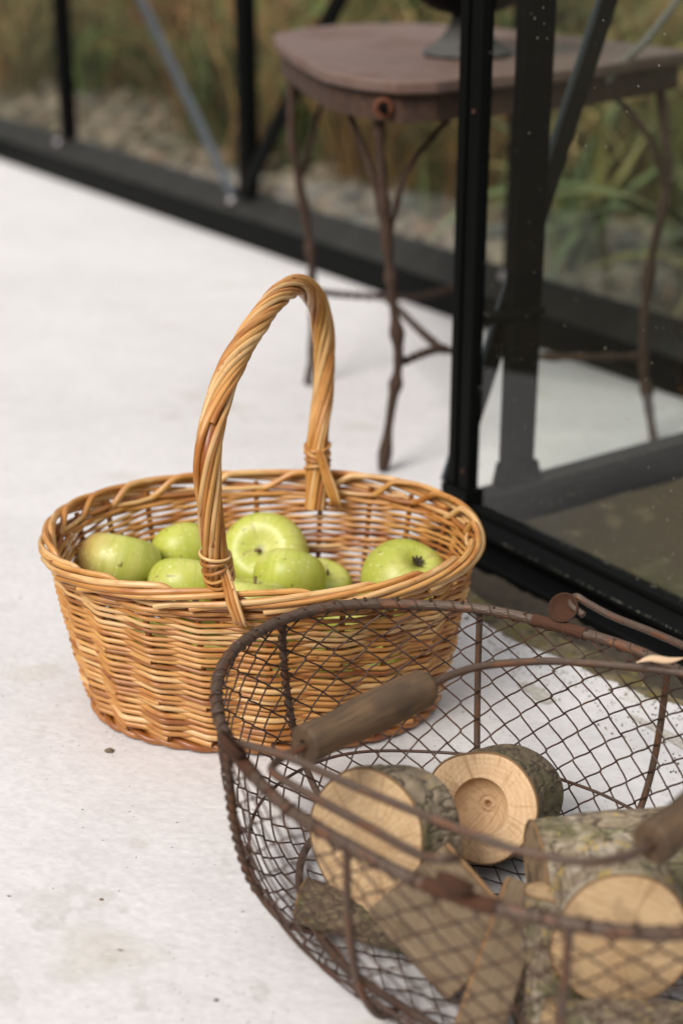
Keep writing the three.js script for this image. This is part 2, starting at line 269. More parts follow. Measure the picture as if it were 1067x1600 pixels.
// ------------------------------------------------------------------ wicker basket
{
  const O = V(-0.072, 0, -1.328), N = 22, H0 = 0.010, H1 = 0.158;
  const ax = t => mix(0.162, 0.194, Math.pow(t, 0.8)), az = t => mix(0.110, 0.139, Math.pow(t, 0.8));
  const ROT = 0.02;
  const spow = (c, e) => Math.sign(c) * Math.pow(Math.abs(c), e);
  function wall(th, y, off = 0) { // a point of the basket wall at angle th, height y, moved outwards by off
    const t = clamp((y - H0) / (0.17 - H0), 0, 1.3), e = 0.92;
    const P = a => V(ax(t) * spow(Math.cos(a), e), y, az(t) * spow(Math.sin(a), e));
    const p = P(th), tg = P(th + 0.01).sub(P(th - 0.01)).normalize();
    p.x += tg.z * off; p.z += -tg.x * off;
    return p.applyAxisAngle(UP, ROT);
  }
  const g = thing('wicker_basket', 'oval golden wicker basket with a twisted hoop handle, filled with green apples', 'basket', O.toArray());
  seed = 31; const TH = []; for (let i = 0; i < N; i++) TH.push((i + 0.35) / N * Math.PI * 2 + rr(-0.02, 0.02));
  const theta = s => { const f = Math.floor(s), k = ((f % N) + N) % N, a = TH[k] + Math.floor(f / N) * Math.PI * 2, k2 = (k + 1) % N, b = TH[k2] + Math.floor((f + 1) / N) * Math.PI * 2; return mix(a, b, s - f); };
  for (let s = 0; s < N; s++) { const pts = []; for (let j = 0; j <= 10; j++) pts.push(wall(TH[s], mix(0.004, 0.166, j / 10), 0)); part('stake', uvScale(sweep(pts, 0.0027, 7), 1, 1), M.stake, g); }
  // French randing: every rod passes in front of one stake and behind the next, climbing as it goes
  const blocks = [[0.0130, 6, 0.0070, 0.0027], [0.0535, 7, 0.0066, 0.00245], [0.0985, 8, 0.0063, 0.00225]];
  const bow = [0, 0.05, 0.1, 0.3, 0.5, 0.7, 0.9, 0.95];
  blocks.forEach(([y0, strokes, pitch, rad], bi) => {
    for (let r = 0; r < N; r++) {
      const J = strokes * 2 + 1, pts = [], r0 = rad * rr(0.85, 1.18), jit = [], tip = rr(0.6, 0.8);
      for (let j = 0; j <= J + 1; j++) jit.push(rr(-0.0011, 0.0011));
      const node = j => wall(theta(r + j), y0 + j / 2 * pitch + jit[j], (0.0022 + mix(r0, r0 * tip, j / J)) * (j % 2 ? -1 : 1.12));
      for (let k = 0; k < J; k++) { const a = node(k), b = node(k + 1); for (const f of bow) { const p = a.clone().lerp(b, f), e = Math.min(f, 1 - f); if (e < 0.08) p.addScaledVector(p.clone().setY(0).normalize(), (0.08 - e) * -0.012 * ((f < 0.5 ? k : k + 1) % 2 ? -1 : 1)); pts.push(p); } }
      pts.push(node(J));
      part('weaver', sweep(pts, t => mix(r0, r0 * tip, t), 7), pickWick(), g);
    }
  });
  // two rods twined close under the border
  for (let q = 0; q < 2; q++) for (let k = 0; k < 2; k++) { const pts = []; for (let i = 0; i <= N * 4; i++) { const w = i / 4, ph = w * Math.PI + k * Math.PI + q; pts.push(wall(theta(w), 0.1535 + q * 0.0062 + 0.0012 * Math.sin(ph * 0.5), 0.0043 * Math.cos(ph))); } pts.pop(); part('waling_rod', sweep(pts, 0.0024, 7, true), M.wick[(q * 2 + k + 1) % 6], g); }
  // foot: two thick rods twisted round the bottom edge
  for (let k = 0; k < 3; k++) { const pts = []; for (let i = 0; i < 160; i++) { const a = i / 160 * Math.PI * 2, ph = a * 13 + k * 2.094; pts.push(wall(a, 0.0065 + 0.0025 * Math.sin(ph), -0.001 + 0.0046 * Math.cos(ph))); } part('foot_rod', sweep(pts, 0.0034, 7, true), M.wick[3], g); }
  // woven bottom
  for (let k = 0; k < 9; k++) { const f = 0.1 + k * 0.1, pts = []; for (let i = 0; i < 80; i++) { const a = i / 80 * Math.PI * 2, p = wall(a, 0.012, 0); pts.push(V(p.x * f, 0.0125 + 0.002 * Math.sin(a * 8 + k * 3.14), p.z * f)); } part('bottom_rod', sweep(pts, 0.0052, 6, true), M.wick[k % 6], g); }
  for (let k = 0; k < 8; k++) { const a = k / 8 * Math.PI, p = wall(a, 0.012, -0.004), q = wall(a + Math.PI, 0.012, -0.004); part('bottom_stick', sweep([p, p.clone().lerp(q, 0.5), q], 0.0036, 6), M.stake, g); }
  // rolled border: each stake bends down along the rim over the next five
  seed = 77;
  for (let s = 0; s < N; s++) {
    const span = rr(3.7, 4.4), pts = [], n = 44, rr0 = rr(0.0029, 0.0036), dy = rr(-0.0008, 0.0008);
    for (let i = 0; i <= n; i++) {
      const f = i / n, th = theta(s + f * span);
      const ph = mix(2.25, -0.95, Math.pow(f, 0.9)), R = 0.0082 + 0.0008 * Math.sin(f * 9 + s);
      let off = R * Math.cos(ph), y = 0.1675 + dy + R * Math.sin(ph) * 0.95;
      const rise = sstep(0, 0.16, f); y = mix(0.158, y, rise); off = mix(0, off, rise);
      if (f > 0.9) { off += (f - 0.9) * 0.035; y -= (f - 0.9) * 0.02; }
      pts.push(wall(th, y, off));
    }
    part('border_rod', sweep(pts, t => rr0 * mix(1, 0.8, t), 8), M.wick[[0, 4, 2, 4, 0, 1, 4][s % 7]], g);
  }
  // handle: ten rods twisted round a hidden core, passing down through the border
  const hp = [[0.007, 0.142], [0.004, 0.158], [0.001, 0.176], [-0.013, 0.22], [-0.020, 0.263], [-0.016, 0.306], [0.022, 0.347], [0.085, 0.371], [0.153, 0.385], [0.228, 0.379], [0.280, 0.345], [0.298, 0.295], [0.292, 0.251], [0.276, 0.211], [0.272, 0.176], [0.268, 0.158], [0.265, 0.142]];
  const F = V(-0.102, 0, -1.199).sub(O), U = V(0.080, 0, -0.269).normalize();
  const path = new THREE.CatmullRomCurve3(hp.map(([a, y]) => V(F.x + U.x * a, y, F.z + U.z * a)), false, 'centripetal');
  const nP = 150, sp = path.getSpacedPoints(nP), Z = U.clone().cross(UP).normalize();
  const frame = sp.map((p, i) => { const t = sp[Math.min(nP, i + 1)].clone().sub(sp[Math.max(0, i - 1)]).normalize(); return [p, t, Z.clone(), t.clone().cross(Z).normalize()]; });
  const radAt = f => { const e = Math.min(f, 1 - f); return mix(0.0081, 0.0084, sstep(0.06, 0.2, e)) * (1 - 0.1 * sstep(0.3, 0.5, e)); };
  const twist = f => (0.5 * f + 0.32 * Math.sin((f - 0.5) * Math.PI * 0.98) + 0.32) * 2 * Math.PI * 2.4;
  const NS = 12; seed = 5;
  for (let s = 0; s < NS; s++) {
    const pts = [], ph0 = s / NS * Math.PI * 2, rs = rr(0.0022, 0.0031), wob = rr(0, 6);
    for (let i = 0; i <= nP; i++) { const f = i / nP, [p, t, a, b] = frame[i], an = ph0 + twist(f) + 0.12 * Math.sin(f * 11 + wob), R = radAt(f) + 0.0005 * Math.sin(f * 17 + wob * 2); pts.push(p.clone().addScaledVector(a, Math.cos(an) * R).addScaledVector(b, Math.sin(an) * R)); }
    const f0 = s === 3 ? 0.26 : 0; // one cut end shows
    part('handle_rod', sweep(f0 ? pts.slice(Math.floor(f0 * nP)) : pts, t => rs, 8), M.wick[[4, 0, 2, 1, 4, 5, 0, 4, 2, 1, 0, 4][s]], g);
  }
  part('handle_core', sweep(sp, f => radAt(f) * 0.8, 8), M.wick[3], g);
  // bindings low on both limbs, and the tails hooked under the border
  for (const [c0, c1, sgn, tailDir] of [[0.058, 0.102, 1, 1], [0.905, 0.945, -1, 1]]) {
    for (let w = 0; w < 5; w++) {
      const pts = [], fc = mix(c0, c1, (w + 0.5) / 5);
      for (let i = 0; i < 36; i++) { const an = i / 36 * Math.PI * 2, f = fc + 0.006 * Math.sin(an + w * 0.9) , k = clamp(f * nP, 0, nP - 1), q = Math.floor(k), [p, t, a, b] = frame[q], p2 = p.clone().lerp(frame[q + 1][0], k - q), R = radAt(f) + 0.0042; pts.push(p2.addScaledVector(a, Math.cos(an) * R).addScaledVector(b, Math.sin(an) * R)); }
      part('binding', sweep(pts, rr(0.0014, 0.0018), 6, true), M.wick[[2, 0, 5, 1, 4][w]], g);
    }
    const front = sgn > 0, base = front ? F.clone().addScaledVector(U, 0.0) : F.clone().addScaledVector(U, 0.274);
    const outw = front ? U.clone().negate() : U.clone(), rt = Z.clone().negate(); // rt points to the picture's right
    if (rt.x < 0) rt.negate();
    for (let k = 0; k < 5; k++) {
      const q = k / 4 - 0.5, o1 = front ? 0.0125 : -0.0125, o2 = front ? 0.0185 : -0.0155;
      const p = (r, y, o) => base.clone().addScaledVector(rt, r).addScaledVector(outw, o).setY(y);
      const pts = curve([p(0.006 + q * 0.006, 0.205, o1), p(0.012 + q * 0.007, 0.186, o1 * 1.08), p(0.018 + q * 0.009, 0.170, o2), p(0.023 + q * 0.008, 0.154, o2 * 0.97), p(0.020 + q * 0.01, 0.146, o1 * 0.6)], 20);
      part('binding_tail', sweep(pts, 0.0017, 6), M.wick[[0, 1, 2, 5, 4][k]], g);
    }
  }
}

// ------------------------------------------------------------------ apples
{
  const skin = (blush, s) => tex(512, 256, (u, v) => {
    const a = fbm(u, v, 4, 3, 4, s), b = fbm(u, v, 30, 14, 3, s + 5), st = fbm(u, v, 60, 2, 2, s + 9);
    let c = mix3([188, 192, 78], [208, 206, 114], sstep(0.3, 0.7, a)); c = mix3(c, [166, 176, 60], sstep(0.5, 0.8, st) * 0.45);
    c = mix3(c, [198, 198, 120], sstep(0.6, 0.75, b) * 0.4);
    if (blush) { const d = Math.abs(u - 0.5) * 2; c = mix3(c, [186, 134, 88], sstep(0.44, 0.02, d + (a - 0.5) * 0.5) * 0.75 * sstep(0.25, 0.6, b + 0.2)); }
    const dot = sstep(0.86, 0.93, vnoise(u * 90, v * 46, 90, 46, s + 3)); c = mix3(c, [232, 228, 172], dot * 0.75);
    const spot = sstep(0.93, 0.97, vnoise(u * 34, v * 17, 34, 17, s + 13)); c = mix3(c, [110, 92, 44], spot * 0.7);
    const scuff = sstep(0.66, 0.76, fbm(u, v, 9, 6, 4, s + 23)); c = mix3(c, [160, 140, 84], scuff * 0.5);
    return mix3([120, 118, 52], c, sstep(0.0, 0.07, v) * sstep(1, 0.95, v) * 0.75 + 0.25);
  });
  const mats = [skin(0, 101), skin(0, 151), skin(1, 201)].map(t => new THREE.MeshPhysicalMaterial({ map: t, roughness: 0.42, clearcoat: 0.12, clearcoatRoughness: 0.4, color: lin(0.82, 0.83, 0.78) }));
  const dark = std({ color: lin(0.05, 0.035, 0.02), roughness: 0.9 }), stalkM = std({ color: lin(0.16, 0.10, 0.045), roughness: 0.8 });
  function apple(p, r, axis, mat, label, group, sd, eye, spin) {
    seed = sd; const a0 = rr(0, 6), lob = rr(0.012, 0.03), tall = rr(0.86, 0.93), lean = rr(-0.05, 0.05);
    const g = new THREE.SphereGeometry(1, 56, 40), P = g.attributes.position;
    for (let i = 0; i < P.count; i++) {
      const x = P.getX(i), y = P.getY(i), z = P.getZ(i), ph = Math.acos(clamp(y, -1, 1)), th = Math.atan2(z, x);
      const top = Math.exp(-Math.pow(ph / 0.5, 2)), bot = Math.exp(-Math.pow((Math.PI - ph) / 0.34, 2));
      const q = 1 + lob * Math.cos(5 * th + a0) * (0.3 + 0.7 * sstep(1.2, 2.9, ph)) + 0.02 * Math.cos(2 * th + a0 * 2);
      const rad = Math.sin(ph) * (1 + 0.06 * Math.cos(ph)) * q;
      P.setXYZ(i, rad * Math.cos(th) + lean * y, (Math.cos(ph) * tall) - 0.36 * top + 0.26 * bot, rad * Math.sin(th));
    }
    g.computeVertexNormals();
    // close the seam of the normals
    const nn = g.attributes.normal; for (let j = 0; j <= 40; j++) { const a = j * 57, b = a + 56; const v = V(nn.getX(a) + nn.getX(b), nn.getY(a) + nn.getY(b), nn.getZ(a) + nn.getZ(b)).normalize(); nn.setXYZ(a, v.x, v.y, v.z); nn.setXYZ(b, v.x, v.y, v.z); }
    g.scale(r, r, r);
    const t = thing('apple', label, 'apple', p, group);
    t.quaternion.setFromUnitVectors(UP, V(...axis).normalize()); t.rotateY(spin ?? rr(0, 6));
    part('flesh', g, mat, t);
    const stk = curve([[0, r * 0.42, 0], [r * 0.02, r * 0.58, 0], [r * 0.08, r * 0.74, r * 0.03]], 8); part('stalk', sweep(stk, f => r * mix(0.035, 0.05, f), 6), stalkM, t);
    if (eye) { const parts = []; for (let k = 0; k < 6; k++) { const b = k / 6 * 6.283, c = Math.cos(b), s = Math.sin(b), w = rr(0.08, 0.19); parts.push(sweep([V(c * 0.02 * r, -r * 0.64, s * 0.02 * r), V(c * w * 0.6 * r, -r * 0.72, s * w * 0.6 * r), V(c * w * r, -r * rr(0.76, 0.84), s * w * r)], f => r * mix(0.06, 0.014, f), 5)); } part('calyx', mergeGeometries(parts), dark, t); }
    return t;
  }
  apple([-0.213, 0.120, -1.366], 0.0410, [0.2, 0.9, -0.5], mats[2], 'large green apple with a brownish blush, leftmost in the wicker basket', undefined, 11, false, 3.6);
  apple([-0.156, 0.112, -1.412], 0.0325, [-0.3, 0.6, -0.7], mats[0], 'small green apple at the back, left of the basket handle', undefined, 22);
  apple([-0.145, 0.112, -1.330], 0.0365, [0.1, 0.8, -0.6], mats[1], 'green apple in front, half hidden behind the handle and rim', undefined, 33);
  apple([-0.075, 0.108, -1.412], 0.0435, [0.16, -0.62, -0.77].map(v => -v), mats[0], 'largest green apple, its stalk hollow facing forward, just right of the handle', undefined, 44);
  apple([-0.049, 0.117, -1.340], 0.035, [0.2, 0.7, -0.6], mats[1], 'pale green apple resting against the largest apple, on its right', undefined, 55);
  apple([-0.080, 0.117, -1.283], 0.035, [0.1, 0.9, -0.3], mats[0], 'green apple low at the front rim right of the handle binding', undefined, 66);
  apple([-0.018, 0.094, -1.372], 0.029, [0.3, 0.9, 0.2], mats[1], 'small green apple peeping out right of the pale middle one', undefined, 77);
  apple([0.062, 0.110, -1.350], 0.0435, [-0.30, -0.86, -0.42], mats[0], 'green apple with a dark withered eye on top, rightmost in the basket', undefined, 88, true);
  apple([0.006, 0.088, -1.318], 0.030, [0.3, 0.9, 0.2], mats[1], 'low green apple showing only its top between two bigger ones', undefined, 99);
  const low = 'green apple deep in the wicker basket, glimpsed only through the weave';
  [[-0.19, 0.05, -1.335, 0.034], [-0.125, 0.052, -1.275, 0.034], [-0.135, 0.05, -1.39, 0.033], [-0.06, 0.05, -1.355, 0.033], [-0.04, 0.05, -1.275, 0.034], [0.03, 0.047, -1.29, 0.03], [0.02, 0.05, -1.375, 0.032]].forEach(([x, y, z, r], i) => apple([x, y, z], r, [rr(-1, 1), 1, rr(-1, 1)], mats[i % 2], low, 'apples at the bottom of the wicker basket', 200 + i));
}

// ------------------------------------------------------------------ wire basket
const WO = V(0.116, 0, -0.969), WR = 0.165;
{
  const ea = V(0.658, 0, 0.753).normalize(), eb = V(-ea.z, 0, ea.x), RA = 0.249, RB = 0.174;
  const prof = [[0, 0.165, 1], [0.22, 0.128, 0.995], [0.42, 0.092, 0.975], [0.6, 0.058, 0.935], [0.76, 0.03, 0.87], [0.88, 0.013, 0.80], [1, 0.0075, 0.71]];
  const pr = t => { let i = 0; while (i < prof.length - 2 && t > prof[i + 1][0]) i++; const a = prof[Math.max(0, i - 1)], b = prof[i], c = prof[i + 1], d = prof[Math.min(prof.length - 1, i + 2)], f = clamp((t - b[0]) / (c[0] - b[0])); const h = k => { const m1 = (c[k] - a[k]) / (c[0] - a[0] || 1) * (c[0] - b[0]), m2 = (d[k] - b[k]) / (d[0] - b[0] || 1) * (c[0] - b[0]), f2 = f * f, f3 = f2 * f; return (2 * f3 - 3 * f2 + 1) * b[k] + (f3 - 2 * f2 + f) * m1 + (-2 * f3 + 3 * f2) * c[k] + (f3 - f2) * m2; }; return [h(1), h(2)]; };
  // angle by arc length, so that cells keep one width
  const tab = [0]; for (let i = 1; i <= 720; i++) { const a = (i - 0.5) / 720 * Math.PI * 2; tab.push(tab[i - 1] + Math.hypot(RA * Math.sin(a), RB * Math.cos(a))); }
  const total = tab[720]; const ang = s => { const w = Math.floor(s), x = (s - w) * total; let lo = 0, hi = 720; while (hi - lo > 1) { const m = (lo + hi) >> 1; tab[m] <= x ? lo = m : hi = m; } return ((lo + (x - tab[lo]) / (tab[hi] - tab[lo])) / 720 + w) * Math.PI * 2; };
  const pt = (s, t, off = 0) => { const a = ang(s), [y, k] = pr(t), c = Math.cos(a), n = Math.sin(a); const p = V(0, y, 0).addScaledVector(ea, RA * k * c).addScaledVector(eb, RB * k * n); const nx = ea.clone().multiplyScalar(c / RA).addScaledVector(eb, n / RB).normalize(); const up = t > 0.6 ? sstep(0.6, 1, t) : 0; return p.addScaledVector(nx, off * (1 - up)).add(V(0, -off * up, 0)); };
  const g = thing('wire_basket', 'rusty oval wire mesh basket holding cut logs, standing before the wicker basket', 'basket', WO.toArray());
  const near = (x, z) => { let b = 0, bd = 9; for (let i = 0; i < 720; i++) { const p = pt(i / 720, 0).add(WO), d = Math.hypot(p.x - x, p.z - z); if (d < bd) { bd = d; b = i / 720; } } return b; };
  seed = 404;
  const ring = (t, off, dy, r, name, mat, wob = 0.0008) => { const pts = []; for (let i = 0; i < 200; i++) { const p = pt(i / 200, t, off); p.y += dy + wob * Math.sin(i * 0.31) + wob * 0.7 * Math.sin(i * 0.13 + 2); pts.push(p); } part(name, sweep(pts, r, 9, true), mat, g); };
  ring(0, 0, 0, 0.0046, 'rim', M.rust); ring(1, 0, 0.002, 0.0032, 'base_ring', M.rust); ring(0.72, 0.002, 0, 0.0014, 'hoop', M.rustWire);
  // chain-link: every wire zigzags down the wall and hooks round its neighbours
  const MW = 98, R = 16;
  for (let k = 0; k < MW; k++) {
    const pts = [], par = k % 2 ? 1 : -1, wx = []; for (let j = 0; j <= R; j++) wx.push([rr(-0.06, 0.06), rr(-0.004, 0.004)]);
    for (let j = 0; j < R; j++) {
      const sd = (j % 2 ? 1 : -1) * par, a0 = sd * 0.53 + wx[j][0], a1 = -sd * 0.53 + wx[j + 1][0], off = (j % 2 ? 1 : -1) * 0.0009;
      for (let q = 0; q < 5; q++) { const f = [0, 0.12, 0.35, 0.65, 0.88][q], ez = f < 0.08 ? 0 : 1; const bow = Math.sin(f * Math.PI * 2) * 0.03 * sd; pts.push(pt((k + mix(a0, a1, f) + bow) / MW, (j + f) / R * 0.985 + mix(wx[j][1], wx[j + 1][1], f) * (j ? 1 : 0), ez ? off : 0)); }
    }
    const tip = pts[0].clone(); // start by passing over the rim
    pts.unshift(...[[0.0052, 0.2], [0.0054, 0.0], [0.002, -0.12], [-0.003, -0.1]].reverse().map(([o, q]) => { const p = pt((k + par * -0.53 - 0.35 * 0) / MW, 0, o); p.y += o > 0.004 ? 0.001 : 0.0046; return p; }).slice(0, 3));
    part('mesh_wire', sweep(pts, 0.0008, 5), M.rustWire, g);
  }
  // mesh across the bottom
  const MB = 22;
  for (let k = 0; k < MB; k++) { const x0 = mix(-0.172, 0.172, (k + 0.5) / MB), L = 0.123 * Math.sqrt(Math.max(0.02, 1 - (x0 / 0.176) ** 2)), par = k % 2 ? 1 : -1, st = 0.0095, n = Math.floor(L / st), pts = []; for (let j = -n; j <= n; j++) { const s = (((j % 2) + 2) % 2 ? 1 : -1) * par; pts.push(V(0, 0.0065 + 0.0012 * (j % 2 ? 1 : -1), 0).addScaledVector(ea, x0 + s * 0.0083).addScaledVector(eb, j * st)); } if (pts.length > 2) part('bottom_wire', sweep(pts, 0.00085, 5), M.rustWire, g); }
  // upright ribs where the photograph has them
  for (const [x, z] of [[0.118, -1.185], [0.247, -1.075], [-0.047, -1.158], [-0.083, -0.955], [0.010, -0.838], [0.135, -0.760], [0.30, -0.80], [0.305, -0.95]]) {
    const s = near(x, z), pts = []; for (let i = 0; i <= 20; i++) pts.push(pt(s, i / 20, 0.0035)); const rib = part('rib', sweep(pts, 0.0029, 7), M.rust, g);
    if (x < 0) { const w = []; for (let i = 0; i < 150; i++) { const f = i / 150, p = pt(s, f * 0.7, 0.0035), a = i * 0.62, tn = pt(s + 0.002, f * 0.7, 0.0035).sub(p).normalize(), nn = pt(s, f * 0.7, 0.0045).sub(p).normalize(); w.push(p.addScaledVector(tn, Math.cos(a) * 0.0037).addScaledVector(nn, Math.sin(a) * 0.0037)); } part('lacing_wire', sweep(w, 0.0008, 4), M.rustWire, rib); }
  }
  // a lacing wire wound along the rim
  { const pts = [], turns = 84, n = turns * 12; for (let i = 0; i < n; i++) { const s = i / n, a = i / 12 * Math.PI * 2, p = pt(s, 0), q = pt(s, 0, 0.01).sub(p).normalize(); pts.push(p.clone().addScaledVector(q, Math.cos(a) * 0.0048).add(V(0, Math.sin(a) * 0.0048 + 0.0008 * Math.sin(i / n * 200 * 0.31), 0))); } part('lacing_wire', sweep(pts, 0.0007, 4, true), M.rust, g); }
  // bails: each hooks into a tab on the rim, lies along it and swings across with a wooden grip
  const loc = L => L.map(([x, y, z]) => V(x, y, z).sub(WO));
  const bailB = loc([[0.072, 0.176, -0.808], [0.061, 0.181, -0.799], [0.046, 0.176, -0.812], [0.012, 0.1745, -0.848], [-0.02, 0.1745, -0.879], [-0.041, 0.175, -0.900], [-0.047, 0.175, -0.912], [-0.040, 0.175, -0.926], [-0.026, 0.175, -0.940], [0.063, 0.175, -1.024], [0.082, 0.1755, -1.042], [0.108, 0.176, -1.056], [0.145, 0.177, -1.061], [0.179, 0.177, -1.060], [0.245, 0.177, -1.046], [0.275, 0.178, -1.03], [0.288, 0.176, -1.012]]);
  const bailA = loc([[-0.072, 0.172, -0.945], [-0.066, 0.180, -0.934], [-0.036, 0.1835, -0.912], [-0.013, 0.184, -0.893], [0.028, 0.184, -0.860], [0.067, 0.184, -0.831], [0.105, 0.184, -0.805], [0.143, 0.184, -0.792], [0.167, 0.184, -0.796], [0.189, 0.184, -0.810], [0.252, 0.184, -0.872], [0.280, 0.184, -0.905], [0.296, 0.1845, -0.95], [0.293, 0.186, -1.0], [0.275, 0.186, -1.05], [0.247, 0.182, -1.097], [0.219, 0.180, -1.131], [0.201, 0.182, -1.152], [0.192, 0.1845, -1.160], [0.187, 0.181, -1.153], [0.196, 0.1765, -1.142]]);
  const bB = part('bail', sweep(curve(bailB, 150), 0.0031, 8), M.rust, g), bA = part('bail', sweep(curve(bailA, 170), 0.0031, 8), M.rust, g);
  function grip(a, b, parent) {
    const P = [[0, 0.004], [0, 0.0125], [0.002, 0.0142], [0.01, 0.0148], [0.02, 0.0136], [0.032, 0.0134], [0.055, 0.0152], [0.08, 0.0157], [0.1, 0.0150], [0.112, 0.0150], [0.12, 0.0146], [0.1235, 0.0132], [0.125, 0.010], [0.125, 0.004]];
    const L = a.distanceTo(b), gg = new THREE.LatheGeometry(P.map(([y, r]) => new THREE.Vector2(r, y / 0.125 * L)), 28); const uvs = gg.attributes.uv, ps = gg.attributes.position; for (let i = 0; i < uvs.count; i++) uvs.setXY(i, uvs.getX(i), ps.getY(i));
    const m = new THREE.Mesh(gg); const q = new THREE.Quaternion().setFromUnitVectors(UP, b.clone().sub(a).normalize()); gg.applyQuaternion(q); gg.translate(a.x, a.y, a.z); part('wooden_grip', gg, M.grip, parent);
  }
  grip(...loc([[-0.026, 0.176, -0.940], [0.063, 0.176, -1.024]]), bB); grip(...loc([[0.189, 0.184, -0.810], [0.276, 0.184, -0.898]]), bA);
  // tabs that hold the hooks
  for (const [x, y, z, rx] of [[0.075, 0.177, -0.790, 0.2], [0.187, 0.178, -1.160, 1], [-0.075, 0.173, -0.935, 0.4], [0.29, 0.176, -1.0, 0.3]]) {
    const s = near(x, z), p = pt(s, 0), out = pt(s, 0, 0.01).sub(p).normalize(), tan = V(-out.z, 0, out.x);
    const cup = new THREE.LatheGeometry([[0.0001, -0.0045], [0.006, -0.004], [0.0108, -0.0005], [0.0125, 0.0035], [0.0128, 0.0045], [0.0114, 0.0042], [0.0095, 0.0008], [0.005, -0.002], [0.0001, -0.0026]].map(p => new THREE.Vector2(...p)), 24);
    cup.applyQuaternion(new THREE.Quaternion().setFromUnitVectors(UP, out.clone().multiplyScalar(-0.75).add(V(0, 0.66, 0)).normalize())); cup.translate(p.x + out.x * 0.008, p.y + 0.0125, p.z + out.z * 0.008); part('hook_tab', cup, M.rustOrange, g);
    const sl = []; for (let i = 0; i <= 10; i++) sl.push(pt(s + (i / 10 - 0.5) * 0.035, 0)); part('rim_sleeve', sweep(sl, 0.0054, 9), M.rustOrange, g);
  }
}

